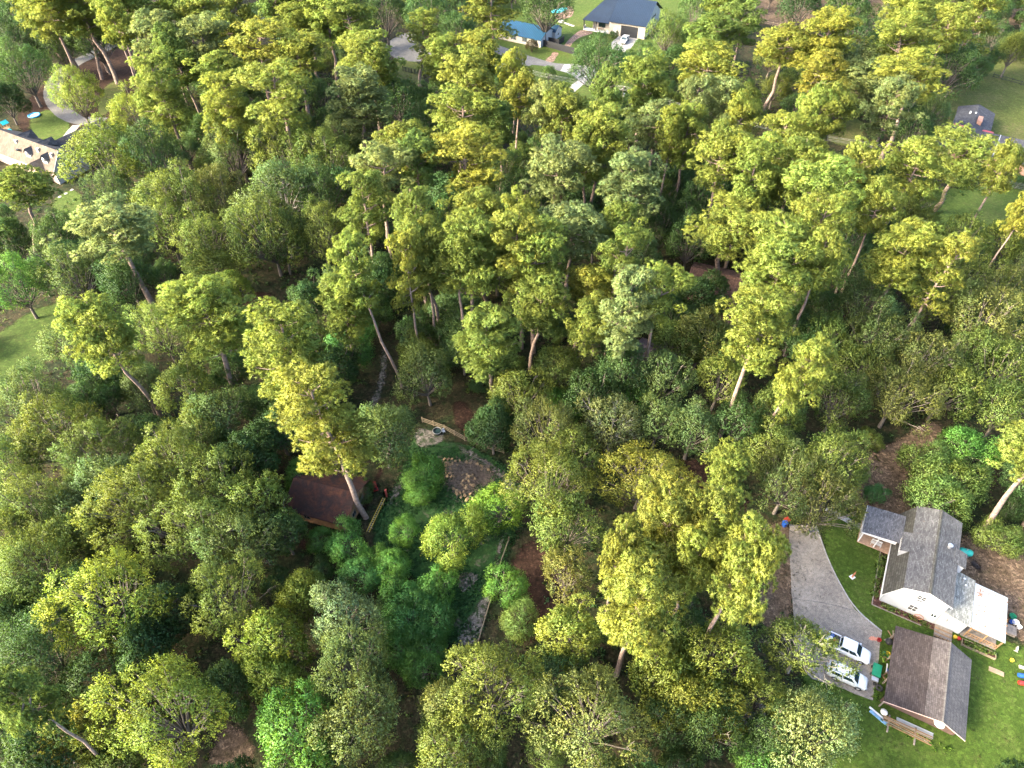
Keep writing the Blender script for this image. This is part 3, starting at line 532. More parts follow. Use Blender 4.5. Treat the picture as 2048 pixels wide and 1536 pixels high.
mb = MB(); wall_poly(mb, [(0, 0), (DL, 0), (DL, 3.5), (0, 3.5)], (-0.02, 8.95), (-DL, 8.95)); mb.build('wall', M_SUNPEACH, D)
rplane(D, 'roof', [(-DL, -0.4, 3.2), (0.2, -0.4, 3.2), (0.2, 3.2, 7.5), (-DL, 3.2, 7.5)], S_TAN, 0.15); rplane(D, 'roof', [(-DL, 3.2, 7.48), (0.2, 3.2, 7.48), (0.2, 9.4, 3.5), (-DL, 9.4, 3.5)], S_DGR, 0.15)
MB().slab([(0.22, -0.4, 2.95), (0.22, 3.2, 7.28), (0.22, 3.2, 7.5), (0.22, -0.4, 3.2)], 0.04, (1, 0, 0)).build('barge_board', M_TRIM, D)
window(D, (0, 0), (0, 9), 3.2, 5.0, 1.2, 1.1, cols=2, rows=2)
for u in (-9.6, -3.2):          # front-slope dormers
    dm = MB().slab([(u - 0.9, 0.7, 4.2), (u + 0.9, 0.7, 4.2), (u + 0.9, 0.7, 5.6), (u, 0.7, 6.5), (u - 0.9, 0.7, 5.6)], 2.0, (0, 1, 0)).build('dormer', M_TRIM, D)
    for s_ in (-1, 1): MB().slab([(u, 0.45, 6.7), (u + s_ * 1.15, 0.45, 5.5), (u + s_ * 1.15, 2.3, 5.5), (u, 3.0, 6.7)], 0.08).build('dormer_roof', S_DGR, dm)
    window(dm, (u - 0.9, 0.7), (u + 0.9, 0.7), 0.9, 5.1, 0.8, 1.0)
for u in (-18.5, -10.5):        # dormers on the far slope
    dm = MB().slab([(u, 6.6, 4.9), (u + 2.4, 6.6, 4.9), (u + 1.2, 6.6, 6.6)], 1.2, (0, -1, 0)).build('dormer', M_WHITE, D)
    for s_ in (0, 2.4): MB().slab([(u + 1.2, 3.4, 7.0), (u + s_ + (s_ - 1.2) * 0.15, 5.2, 6.0), (u + s_ + (s_ - 1.2) * 0.15, 8.0, 5.0), (u + 1.2, 8.0, 6.8)], 0.08).build('dormer_roof', S_DGR, dm)
mb = MB(); wall_poly(mb, [(0, 0), (4.6, 0), (4.6, 3.2), (2.3, 5.0), (0, 3.2)], (-7.6, -1.6), (-3, -1.6)); wall_poly(mb, [(0, 0), (1.6, 0), (1.6, 3.2), (0, 3.2)], (-3.0, -1.6), (-3.0, 0)); wall_poly(mb, [(0, 0), (1.6, 0), (1.6, 3.2), (0, 3.2)], (-7.6, 0), (-7.6, -1.6)); mb.build('front_bay', M_SUNPEACH, D)
rplane(D, 'bay_roof', [(-7.9, -1.9, 3.1), (-5.3, -1.9, 5.2), (-5.3, 1.4, 5.2), (-7.9, 0, 3.1)], S_TAN); rplane(D, 'bay_roof', [(-5.3, -1.9, 5.2), (-2.7, -1.9, 3.1), (-2.7, 0, 3.1), (-5.3, 1.4, 5.2)], S_TAN)
window(D, (-7.6, -1.6), (-3, -1.6), 2.3, 1.6, 1.5, 1.4); window(D, (-DL, 0.05), (-0.02, 0.05), 14, 1.7, 1.4, 1.3)
for u, v in ((-15.3, 2.3), (-6.6, 2.2), (-1.4, 2.1), (-13.5, 0.8)): MB().box(u - 0.35, u + 0.35, v - 0.3, v + 0.3, 5.2, 6.95 if v > 1 else 5.6).build('roof_vent', M_SUNCREAM if v > 1 else M_DARK, D)
mb = MB(); wall_poly(mb, [(0, 0), (13, 0), (13, 2.9), (0, 2.9)], (-6.2, 9), (-6.2, 22)); wall_poly(mb, [(0, 0), (13, 0), (13, 2.9), (0, 2.9)], (-12.6, 22), (-12.6, 9)); wall_poly(mb, [(0, 0), (6.4, 0), (6.4, 2.9), (0, 2.9)], (-6.2, 22), (-12.6, 22)); mb.build('rear_wing', M_SUNPEACH, D)
rplane(D, 'wing_roof', [(-13, 7.5, 3.0), (-9.4, 5.0, 5.6), (-9.4, 22.3, 5.6), (-13, 22.3, 3.0)], S_DGR); rplane(D, 'wing_roof', [(-9.4, 5.0, 5.62), (-5.8, 7.5, 3.0), (-5.8, 22.3, 3.0), (-9.4, 22.3, 5.62)], S_DGR)

# --- blue metal roofed main house
M_BLUER = mat('blue_metal_roofing', (0.007, 0.017, 0.034), 0.5, 0.18, 0.5); M_BLUER2 = mat('blue_metal_seams', (0.005, 0.011, 0.024), 0.5, 0.1, 0.5)
E = thing('blue_roofed_house', 'large white house, front toned sunlit cream, blue standing-seam metal roof and dark garage door', 'house', (25.45, 259.0, 0), R(-24))
M_TEALR = mat('teal_blue_roofing', (0.006, 0.046, 0.095), 0.5, 0.18, 0.5)
def mroof(par, e0, e1, r0, r1, pitch=0.6, mt=None):
    o = MB().slab([e0, e1, r1, r0], 0.12).build('roof', mt or (M_TEALR if par.name.startswith(('blue_roofed_cottage', 'blue_roofed_annex')) else M_BLUER), par); up = np.array((0, 0, 0.0))
    seams((np.array(e0) + up, np.array(e1) + up), (np.array(r0) + up, np.array(r1) + up), pitch, 'seams', M_BLUER2, o, 0.035)
mroof(E, (-0.4, -0.6, 3.4), (9.4, -0.6, 3.4), (5.8, 9.0, 9.3), (9.4, 9.0, 9.3)); mroof(E, (9.4, -1.2, 4.3), (22.9, -1.2, 4.3), (9.4, 9.0, 9.4), (22.9, 9.0, 9.4))
mroof(E, (22.9, 19.2, 4.3), (5.8, 19.2, 4.3), (22.9, 9.0, 9.4), (5.8, 9.0, 9.4))
MB().slab([(-0.4, -0.6, 3.4), (5.8, 9.0, 9.3), (5.8, 19.0, 4.3), (-0.4, 12, 3.4)], 0.12).build('roof', M_BLUER, E)
mb = MB(); wall_poly(mb, [(0, 0), (18.4, 0), (18.4, 4.3), (9.2, 9.0), (0, 4.3)], (22.4, -0.6), (22.4, 17.8)); mb.build('side_wall', M_WHITE, E)  # side away from the sun: its shade put in as bluish white
mb = MB(); wall_poly(mb, [(0, 0), (13, 0), (13, 4.5), (0, 4.5)], (9.4, -0.6), (22.4, -0.6)); wall_poly(mb, [(0, 0), (2.6, 0), (2.6, 4.5), (0, 4.5)], (9.4, 2.0), (9.4, -0.6)); wall_poly(mb, [(0, 0), (6.4, 0), (6.4, 4.2), (0, 4.2)], (3.0, 1.6), (9.4, 1.6)); wall_poly(mb, [(0, 0), (14, 0), (14, 4.2), (0, 4.2)], (3.0, 15), (3.0, 1.6)); mb.build('wall', M_SUNCREAM, E)  # front walls: warm sun carried by the cream colour
gd = MB().box(13.8, 19.8, -0.7, -0.605, 0.02, 3.5).build('garage_door', M_DARK, E)
for k in range(1, 5): MB().box(13.82, 19.78, -0.72, -0.702, 0.7 * k - 0.02, 0.7 * k + 0.02).build('panel_joint', M_RUBBER, gd)
MB().box(11.2, 12.3, -0.68, -0.603, 0.02, 2.4).build('door', M_TRIM, E)
window(E, (3.0, 1.6), (9.4, 1.6), 3.2, 1.9, 2.4, 1.5, frame=M_DARK)
for i in range(3): window(E, (22.4, -0.6), (22.4, 17.8), 8.2 + 1.7 * i, 4.6, 0.8, 0.6, frame=M_DARK, cols=1)
MB().box(0.0, 9.3, -0.4, 1.5, 0, 0.35).build('porch_floor', M_TRIM, E)
for u in (0.1, 4.6): MB().box(u - 0.15, u + 0.15, -0.3, 0.0, 0.35, 3.35).build('porch_post', M_DARK, E)
MB().box(0.0, 0.15, -0.3, 1.6, 0.35, 1.25).build('porch_wall', M_TRIM, E)
tag(MB().box(-0.8, 0.8, -0.18, 0.18, 0.42, 0.5).box(-0.75, -0.6, -0.15, 0.15, 0, 0.42).box(0.6, 0.75, -0.15, 0.15, 0, 0.42).build('bench', M_WOOD, loc=(25.45 + 6 * math.cos(R(-24)) - 0.9 * math.sin(R(24)) + 0.6, 259 + 6 * math.sin(R(-24)) + 0.9, 0.35), rz=R(-24)), 'wooden bench on the porch of the blue-roofed house', 'bench')
# --- small blue-roofed building and its annex
E2 = thing('blue_roofed_cottage', 'low cream cottage with blue metal roof behind a dark fence', 'cottage', (9.65, 241.8, 0), R(-30))
mroof(E2, (-17, -0.4, 2.5), (0.3, -0.4, 2.5), (-17, 5.2, 5.0), (0.3, 5.2, 5.0)); mroof(E2, (0.3, 10.8, 2.5), (-17, 10.8, 2.5), (0.3, 5.2, 5.0), (-17, 5.2, 5.0))
mb = MB(); wall_poly(mb, [(0, 0), (16.6, 0), (16.6, 2.6), (0, 2.6)], (-16.7, 0), (0, 0)); mb.build('wall', M_SUNCREAM, E2)
mb = MB(); wall_poly(mb, [(0, 0), (10.4, 0), (10.4, 2.6), (5.2, 4.85), (0, 2.6)], (0, 0), (0, 10.4)); mb.build('gable_wall', M_WHITE, E2)
for t_ in (3.2, 6.2, 10.5, 14.2): window(E2, (-16.7, 0), (0, 0), t_, 1.5, 1.1, 1.4, frame=M_TRIM, shut=M_DARK)
AN = thing('blue_roofed_annex', 'tiny annex with low blue metal roof behind the cottage', 'outbuilding', (13.6, 252.2, 0), R(-30))
mroof(AN, (-3, -2.6, 2.6), (3, -2.6, 2.6), (-3, 0, 4.2), (3, 0, 4.2)); mroof(AN, (3, 2.6, 2.6), (-3, 2.6, 2.6), (3, 0, 4.2), (-3, 0, 4.2))
mb = MB(); wall_poly(mb, [(0, 0), (4.8, 0), (4.8, 2.6), (2.4, 3.9), (0, 2.6)], (2.8, -2.4), (2.8, 2.4)); wall_poly(mb, [(0, 0), (5.6, 0), (5.6, 2.6), (0, 2.6)], (-2.8, -2.4), (2.8, -2.4)); mb.build('wall', M_WHITE, AN)
window(AN, (2.8, -2.4), (2.8, 2.4), 2.4, 1.4, 0.9, 0.9)

# --- red house with charcoal roof
Fh = thing('red_house', 'red house with charcoal shingle roof, cross gable and brick chimney', 'house', (119.67, 162.79, 0), R(-31))
S_CHA = shingle('charcoal_shingles', (0.034, 0.038, 0.047), (0.050, 0.052, 0.063), row=0.3, var=0.3)
rplane(Fh, 'roof', [(-11, -0.4, 3.0), (16, -0.4, 3.0), (16, 6.2, 6.0), (-11, 6.2, 6.0)], S_CHA, 0.15); rplane(Fh, 'roof', [(-11, 6.2, 5.98), (16, 6.2, 5.98), (16, 12.4, 3.2), (-11, 12.4, 3.2)], S_CHA, 0.15)
MB().slab([(2.4, 0.1, 3.27), (2.6, 0.1, 3.27), (2.6, 6.2, 6.04), (2.4, 6.2, 6.04)], 0.03).build('roof_seam', M_METAL, Fh)
rplane(Fh, 'cross_roof', [(-8.4, 8.0, 3.4), (0.6, 8.0, 3.4), (0.6, 27.0, 3.4), (-8.4, 27.0, 3.4)][0:0] or [(-8.6, 12.4, 3.0), (-3.9, 9.0, 4.6), (-3.9, 27.0, 4.6), (-8.6, 27.0, 3.0)], S_CHA, 0.15); rplane(Fh, 'cross_roof', [(-3.9, 9.0, 4.6), (0.8, 12.4, 3.0), (0.8, 27.0, 3.0), (-3.9, 27.0, 4.6)], S_CHA, 0.15)
mb = MB(); wall_poly(mb, [(0, 0), (26, 0), (26, 3.0), (0, 3.0)], (-10.6, 0), (15.6, 0)); wall_poly(mb, [(0, 0), (14, 0), (14, 2.9), (0, 2.9)], (0.3, 12.2), (0.3, 26.6)); wall_poly(mb, [(0, 0), (14, 0), (14, 2.9), (0, 2.9)], (-8.1, 26.6), (-8.1, 12.2)); wall_poly(mb, [(0, 0), (26, 0), (26, 3.2), (0, 3.2)], (15.6, 12.1), (-10.6, 12.1)); mb.build('wall', M_BRK, Fh)
wall = MB(); wall_poly(wall, [(0, 0), (7, 0), (7, 2.9), (0, 2.9)], (1.5, -0.06), (9, -0.06)); wall.build('brick_front', M_BRK, Fh)
for u in (-7.2, -0.2): MB().box(u - 1.3, u + 1.3, 8.3, 10.4, 3.0, 4.72).build('clerestory', M_RED, Fh)
MB().box(-3.3, -2.2, 14.2, 17.6, 3.3, 5.2).build('chimney', M_BRK, Fh, bev=0.03)
for k in (0, 1): MB().box(-5.6 + 1.3 * k, -5.2 + 1.3 * k, 20.5, 21.2, 4.0, 4.6).build('roof_vent', M_TRIM, Fh)
window(Fh, (-10.6, 0), (15.6, 0), 8, 1.5, 1.6, 1.2)

# --- brown hip roof among the pines and two more roofs glimpsed through the crowns
Gh = thing('brown_roofed_house', 'house with brown L-shaped shingle roof half hidden by pines', 'house', (40.2, 109.0, 0), R(-22))
S_HIP = shingle('brown_hip_shingles', (0.066, 0.038, 0.029), (0.105, 0.063, 0.049), row=0.25)
for p in ([(-5, -3.2, 3.4), (0.4, -3.2, 3.4), (0.4, 1.0, 5.4), (-5, 1.0, 5.4)], [(-5, 1.0, 5.38), (9, 1.0, 5.38), (9, 6, 3.3), (-5, 6, 3.3)], [(0.4, 1.0, 5.4), (3.2, -8.5, 5.4), (0.0, -9.5, 3.2), (-1.6, -3.2, 3.4)], [(0.4, 1.0, 5.4), (9, 1.0, 5.4), (8.4, -8, 3.0), (3.2, -8.5, 5.4)], [(3.2, -8.5, 5.38), (8.4, -8, 3.0), (5.2, -13.0, 3.0), (0.0, -9.5, 3.2)]):
    rplane(Gh, 'roof', p, S_HIP, 0.15)
MB().tube([(0.4, 1.0, 5.45), (3.2, -8.5, 5.45)], 0.09, 6).build('ridge_cap', mat('tan_ridge', (0.26, 0.20, 0.16), 0.9, 0.3), Gh)
mb = MB(); wall_poly(mb, [(0, 0), (5, 0), (5, 3.2), (0, 3.2)], (-4.7, -2.9), (0.2, -2.9)); wall_poly(mb, [(0, 0), (9, 0), (9, 3.0), (0, 3.0)], (0.6, -9.0), (7.8, -7.7)); wall_poly(mb, [(0, 0), (8.6, 0), (8.6, 3.2), (0, 3.2)], (-4.7, 5.6), (-4.7, -2.9)); wall_poly(mb, [(0, 0), (13, 0), (13, 3.1), (0, 3.1)], (8.4, 5.6), (-4.6, 5.6)); wall_poly(mb, [(0, 0), (12, 0), (12, 2.9), (0, 2.9)], (7.8, -7.7), (8.4, 5.6)); wall_poly(mb, [(0, 0), (6, 0), (6, 3.1), (0, 3.1)], (-0.6, -2.9), (0.6, -9)); mb.build('wall', M_BRK, Gh)
for u in (4.2, 6.0): MB().cyl(u, -1.5, 4.2, 5.2, 0.14, 10).build('flue', M_METAL, Gh)
def small_roof(name, label, px, py, z, lu, lv, mt, wm, rz=-28):
    p = gp(px, py, z); o = thing(name, label, 'outbuilding', (p[0], p[1], 0), R(rz))
    rplane(o, 'roof', [(-lu, -lv, z - 1), (lu, -lv, z - 1), (lu, 0, z + 0.6), (-lu, 0, z + 0.6)], mt); rplane(o, 'roof', [(-lu, 0, z + 0.58), (lu, 0, z + 0.58), (lu, lv, z - 1), (-lu, lv, z - 1)], mt)
    mb = MB(); g_ = [(0, 0), (2 * lv - 0.6, 0), (2 * lv - 0.6, z - 1), (lv - 0.3, z + 0.4), (0, z - 1)]
    wall_poly(mb, g_, (lu - 0.3, -lv + 0.3), (lu - 0.3, lv - 0.3)); wall_poly(mb, g_, (-lu + 0.3, lv - 0.3), (-lu + 0.3, -lv + 0.3)); wall_poly(mb, [(0, 0), (2 * lu - 0.6, 0), (2 * lu - 0.6, z - 1), (0, z - 1)], (-lu + 0.3, -lv + 0.3), (lu - 0.3, -lv + 0.3)); mb.build('wall', wm, o)
    window(o, (-lu + 0.3, -lv + 0.3), (lu - 0.3, -lv + 0.3), lu - 0.3, 1.4, 1.0, 0.9); return o
small_roof('garden_shed', 'grey-brown shed roof glimpsed between oaks below the tan house', 285, 392, 3.0, 3.6, 2.6, S_DGR, M_WOODG)
small_roof('carport', 'dark violet-brown roof glimpsed under the twin pines', 1306, 700, 3.2, 3.2, 3.4, shingle('violet_brown_shingles', (0.10, 0.075, 0.075), (0.14, 0.105, 0.105)), M_WOODG)
small_roof('grey_outbuilding', 'pale grey long roof behind the pines near utility pole', 1612, 300, 3.4, 5.5, 3.2, S_GR3, M_WHITE, 60)
small_roof('far_house', 'dark-roofed house glimpsed beyond the topmost pines', 478, 22, 4.0, 7, 5, S_CHA, M_WHITE)
small_roof('neighbour_house', 'charcoal-roofed house glimpsed between the tallest eastern pines', 1706, 108, 4.0, 6, 4.5, S_CHA, M_WHITE)

# ------------------------------------------------------------------ vehicles
def loft(sec, n_ring=None):
    mb = MB(); k = len(sec[0]); vs = [p for s in sec for p in s]; fs = []
    for i in range(len(sec) - 1):
        for j in range(k): fs.append((i * k + j, i * k + (j + 1) % k, (i + 1) * k + (j + 1) % k, (i + 1) * k + j))
    fs += [tuple(range(k - 1, -1, -1)), tuple((len(sec) - 1) * k + j for j in range(k))]
    return mb.add(vs, fs)
def body_ring(x, hw, zb, zt):
    return [(x, -hw * 0.93, zb), (x, -hw, zb + 0.18), (x, -hw, zt - 0.22), (x, -hw * 0.95, zt - 0.06), (x, -hw * 0.80, zt), (x, 0, zt + 0.02),
            (x, hw * 0.80, zt), (x, hw * 0.95, zt - 0.06), (x, hw, zt - 0.22), (x, hw, zb + 0.18), (x, hw * 0.93, zb), (x, 0, zb)]
def make_vehicle(name, label, cat, loc, rz, paint, L=4.8, wb=2.85, hw=0.93, cabin=(-2.2, 0.75), bed=None, roofz=1.78, belt=1.08, rack=False, group=None):
    """front towards +x, origin on the ground under the middle"""
    V = thing(name, label, cat, loc, rz, group); xf, xr = L / 2, -L / 2
    secs = [body_ring(xr, hw * 0.9, 0.45, belt - 0.12), body_ring(xr + 0.08, hw * 0.96, 0.38, belt), body_ring(xr + 0.8, hw, 0.32, belt), body_ring(cabin[1] + 0.2, hw, 0.32, belt), body_ring(xf - 0.9, hw * 0.985, 0.34, belt - 0.06), body_ring(xf - 0.25, hw * 0.93, 0.36, belt - 0.16), body_ring(xf - 0.05, hw * 0.82, 0.42, belt - 0.30), body_ring(xf, hw * 0.74, 0.48, belt - 0.40)]
    bd = loft(secs).build('body', paint, V, smooth=True)
    c0, c1 = cabin; ins = 0.13
    def cab(z0, z1, e0, e1, i0, i1): return [(c0 + e0[0], -(hw - i0), z0), (c1 + e0[1], -(hw - i0), z0), (c1 + e0[1], hw - i0, z0), (c0 + e0[0], hw - i0, z0), (c0 + e1[0], -(hw - i1), z1), (c1 + e1[1], -(hw - i1), z1), (c1 + e1[1], hw - i1, z1), (c0 + e1[0], hw - i1, z1)]
    fb = [(3, 2, 1, 0), (4, 5, 6, 7), (0, 1, 5, 4), (1, 2, 6, 5), (2, 3, 7, 6), (3, 0, 4, 7)]
    q = cab(belt - 0.05, roofz, (0.0, 0.55), (0.22, -0.25), 0.05, 0.2)
    MB().add(q, fb).build('cab', paint, V, smooth=True, bev=0.06)
    q = [np.array(p) for p in q]
    def pane(nm, a, b, c, d, s0, s1, t0, t1):
        P = lambda s, t: (a * (1 - s) + b * s) * (1 - t) + (d * (1 - s) + c * s) * t
        f = [P(s0, t0), P(s1, t0), P(s1, t1), P(s0, t1)]; nn = np.cross(f[1] - f[0], f[3] - f[0]); nn /= np.linalg.norm(nn)
        ctr = sum(f) / 4
        if np.dot(nn, ctr - np.array(((c0 + c1) / 2, 0, 1.2))) < 0: nn = -nn
        MB().slab([tuple(p + nn * 0.016) for p in f], 0.014, tuple(-nn)).build(nm, M_GLASS, V)
    pane('windshield', q[1], q[2], q[6], q[5], 0.06, 0.94, 0.10, 0.93)
    pane('rear_window', q[3], q[0], q[4], q[7], 0.10, 0.90, 0.18, 0.88)
    for i, (s0, s1) in enumerate(((0.04, 0.46), (0.50, 0.90)) if bed is None or c1 - c0 > 2 else ((0.08, 0.9),)):
        pane('side_window', q[0], q[1], q[5], q[4], s0, s1, 0.22, 0.88); pane('side_window', q[3], q[2], q[6], q[7], s0, s1, 0.22, 0.88)
    for sx in (wb / 2, -wb / 2):
        for sy in (-1, 1):
            w = MB().lathe([(0.20, -0.11), (0.33, -0.115), (0.355, -0.07), (0.355, 0.07), (0.33, 0.115), (0.20, 0.11), (0.20, -0.11)], (0, 0, 0), 22, 'y').build('wheel', M_RUBBER, V, smooth=True, loc=(sx + 0.08, sy * (hw - 0.08), 0.355))
            r_ = MB().lathe([(0.205, 0.09), (0.19, 0.115), (0.14, 0.10), (0.07, 0.118), (0.01, 0.12)], (0, 0, 0), 18, 'y'); r_.v = [(x, y * sy, z) for x, y, z in r_.v]; r_.build('rim', M_METAL, w, smooth=True)
            MB().lathe([(0.40, -0.02), (0.40, 0.006), (0.355, 0.006)], (sx + 0.08, sy * (hw + 0.001), 0.37), 20, 'y').build('wheel_arch', M_RUBBER, V)
    for sy in (-1, 1):
        MB().box(xf - 0.22, xf - 0.03, sy * hw * 0.72 - 0.16, sy * hw * 0.72 + 0.16, 0.60, 0.76).build('headlight', M_GLASSP, V, bev=0.03)
        MB().box(xr - 0.015, xr + 0.05, sy * hw * 0.78 - 0.09, sy * hw * 0.78 + 0.09, 0.62, 0.95).build('tail_light', M_RED, V)
        MB().box(c1 + 0.12, c1 + 0.30, sy * (hw + 0.10) - 0.1, sy * (hw + 0.10) + 0.1, belt + 0.02, belt + 0.18).build('mirror', paint, V, bev=0.02)
    MB().box(xf - 0.02, xf + 0.06, -hw * 0.72, hw * 0.72, 0.42, 0.58).build('bumper', M_METAL, V, bev=0.02); MB().box(xr - 0.08, xr + 0.02, -hw * 0.85, hw * 0.85, 0.42, 0.56).build('bumper', M_METAL, V, bev=0.02)
    MB().box(xf - 0.10, xf + 0.02, -0.42, 0.42, 0.60, 0.72).build('grille', M_RUBBER, V)
    if bed:
        b0, b1 = bed
        MB().box(b0, b1, -hw + 0.14, hw - 0.14, belt + 0.003, belt + 0.02).build('bed_liner', M_RUBBER, V)
        for sy in (-1, 1): MB().box(b0, b1, sy * (hw - 0.09) - 0.05, sy * (hw - 0.09) + 0.05, belt + 0.003, belt + 0.22).build('bed_side', paint, V)
        MB().box(b0 - 0.02, b0 + 0.05, -hw + 0.14, hw - 0.14, belt + 0.003, belt + 0.2).build('tailgate', paint, V)
    if rack:
        for sy in (-1, 1): MB().tube([(c0 + 0.35, sy * 0.6, roofz + 0.07), (c1 - 0.45, sy * 0.6, roofz + 0.07)], 0.025, 6).build('roof_rail', M_RUBBER, V)
        for x in (c0 + 0.6, c1 - 0.9): MB().box(x - 0.03, x + 0.03, -0.6, 0.6, roofz + 0.05, roofz + 0.09).build('roof_bar', M_RUBBER, V)
    return V
BL = lambda u, v, z=0: (44.57 + u * math.cos(R(-28.5)) - v * math.sin(R(-28.5)), 29.24 + u * math.sin(R(-28.5)) + v * math.cos(R(-28.5)), z)
AL = lambda u, v, z=0: (50.26 + u * math.cos(R(-29)) - v * math.sin(R(-29)), 43.37 + u * math.sin(R(-29)) + v * math.cos(R(-29)), z)
make_vehicle('pickup_truck', 'white crew-cab pickup truck with loaded bed parked on the driveway', 'truck', BL(-4.45, 5.75), R(-29), M_CARW, L=5.5, wb=3.45, hw=0.97, cabin=(-1.15, 1.0), bed=(-2.65, -1.2), roofz=1.85, belt=1.12)
make_vehicle('sport_utility_vehicle', 'silver-white family car with roof rack parked beside the pickup', 'car', BL(-3.9, 2.1), R(-27), M_CARS, L=4.8, wb=2.8, hw=0.93, cabin=(-2.25, 0.75), roofz=1.76, rack=True)
tp = gp(*ZT(1512, 470), 0.0)
make_vehicle('delivery_pickup', 'white pickup truck parked before the dark garage door', 'truck', (38.6, 247.2, 0), R(249), M_CARW, L=5.8, wb=3.6, hw=1.0, cabin=(-1.0, 1.2), bed=(-2.75, -1.05), roofz=1.95, belt=1.2)
bx = BL(-6.5, 5.9)
for dx, dy, mt, lb in ((0.0, 0.35, M_BLUE, 'blue bag in the bed of the white pickup'), (0.15, -0.3, M_RED, 'red bag in the bed of the white pickup'), (-0.3, 0.05, M_TRIM, 'white sack in the bed of the white pickup')):
    tag(MB().box(-0.22, 0.22, -0.2, 0.2, 0, 0.3).build('bag', mt, bev=0.09, smooth=True, loc=(bx[0] + dx, bx[1] + dy, 1.15), rz=random.random()), lb, 'bag')

# ------------------------------------------------------------------ things around the shed and white house
def gz(q, z=0.0, zf=Z3): p = gp(*zf(*q), z); return (p[0], p[1], z)
t_ = thing('garden_cart', 'green garden dump cart parked between trucks and shed', 'cart', BL(-0.75, 4.6), R(62))
MB().add([(-0.75, -0.42, 0.38), (0.75, -0.42, 0.38), (0.75, 0.42, 0.38), (-0.75, 0.42, 0.38), (-0.9, -0.55, 0.8), (0.9, -0.55, 0.8), (0.9, 0.55, 0.8), (-0.9, 0.55, 0.8)], [(3, 2, 1, 0), (0, 1, 5, 4), (1, 2, 6, 5), (2, 3, 7, 6), (3, 0, 4, 7), (4, 5, 6, 7)]).build('tub', M_GREEN, t_, bev=0.06, smooth=True)
for sx in (-0.5, 0.5):
    for sy in (-0.5, 0.5): MB().torus((sx, sy, 0.2), 0.13, 0.07, 'y', 14, 6).build('wheel', M_RUBBER, t_, smooth=True)
MB().tube([(0.9, 0, 0.35), (1.5, 0, 0.2), (1.7, 0, 0.25)], 0.03, 6).build('handle', M_GREEN, t_)
MB().box(-1.45, -0.92, -0.4, 0.4, 0.3, 0.62).build('tail_box', M_METAL, t_, bev=0.03)
tag(MB().torus((0, 0, 0.14), 0.32, 0.14, 'z', 22, 8).build('tyre', M_RUBBER, smooth=True, loc=BL(0.0, 2.75)), 'loose black tyre lying beside the shed', 'tyre')
tag(MB().torus((0, 0, 0.12), 0.2, 0.1, 'z', 18, 8).build('tyre', M_RUBBER, smooth=True, loc=BL(-0.5, 3.05)), 'smaller tyre lying against the cart by the shed', 'tyre')
o = tag(MB().lathe([(0.01, 0), (0.22, 0.0), (0.28, 0.35), (0.25, 0.36), (0.2, 0.06), (0.01, 0.05)], (0, 0, 0), 16).build('bucket', M_RED, smooth=True, loc=BL(-0.95, 9.15)), 'red bucket standing at the driveway end', 'bucket')
sheet('paint_stain', [np.array(BL(-1.2, 9.3)) + np.array([math.cos(a) * 0.75 - 0.4, math.sin(a) * 0.3, 0]) for a in np.linspace(0, 6.28, 9)[:-1]], 0.02, mat('red_stain', (0.42, 0.17, 0.11), 0.9, 0.3, 4), amp=0.12, step=0.2, label='reddish stain on the driveway beside the bucket', cat='stain')
o = tag(MB().lathe([(0.01, 0.02), (0.4, 0.02), (0.46, 0.3), (0.3, 0.55), (0.05, 0.62)], (0, 0, 0), 10).build('rubbish_bag', M_RUBBER, smooth=True, loc=gz((750, 355)), rz=0.4), 'black rubbish bag slumped beside the shed corner', 'bag')
PLANT_SPOTS = []
for q, mt, lb in (((690, 490), M_GREEN, 'green planter pot beside shed wall'), ((735, 490), M_YEL, 'yellow planter pot beside shed wall'), ((700, 550), M_WOOD, 'terracotta planter pot beside shed wall'), ((745, 545), M_GREEN, 'second green planter pot beside shed wall')):
    tag(MB().lathe([(0.01, 0), (0.2, 0), (0.3, 0.42), (0.26, 0.42), (0.22, 0.36), (0.01, 0.36)], (0, 0, 0), 14).build('planter', mt, smooth=True, loc=gz(q)), lb, 'planter'); PLANT_SPOTS.append(gz(q, 0.36))
for k, (q, a, l, mt) in enumerate((((730, 640), 1.1, 1.3, M_TRIM), ((715, 700), 0.5, 1.2, M_WOOD), ((700, 745), 2.0, 1.5, M_WOOD), ((745, 690), 1.4, 1.1, M_BLUE), ((770, 270), 1.8, 1.1, M_WOOD), ((800, 265), 1.2, 1.0, M_WOODP), ((735, 320), 0.3, 0.9, M_WOODG))):
    tag(MB().box(-l / 2, l / 2, -0.07, 0.07, 0.02, 0.10).build('offcut', mt, loc=gz(q), rz=a), ('white', 'brown', 'brown', 'blue', 'brown', 'pale', 'grey')[k] + ' timber offcut leaning by the shed, number of small scraps there'.replace(', number of small scraps there', ''), 'offcut', 'timber offcuts by the shed')
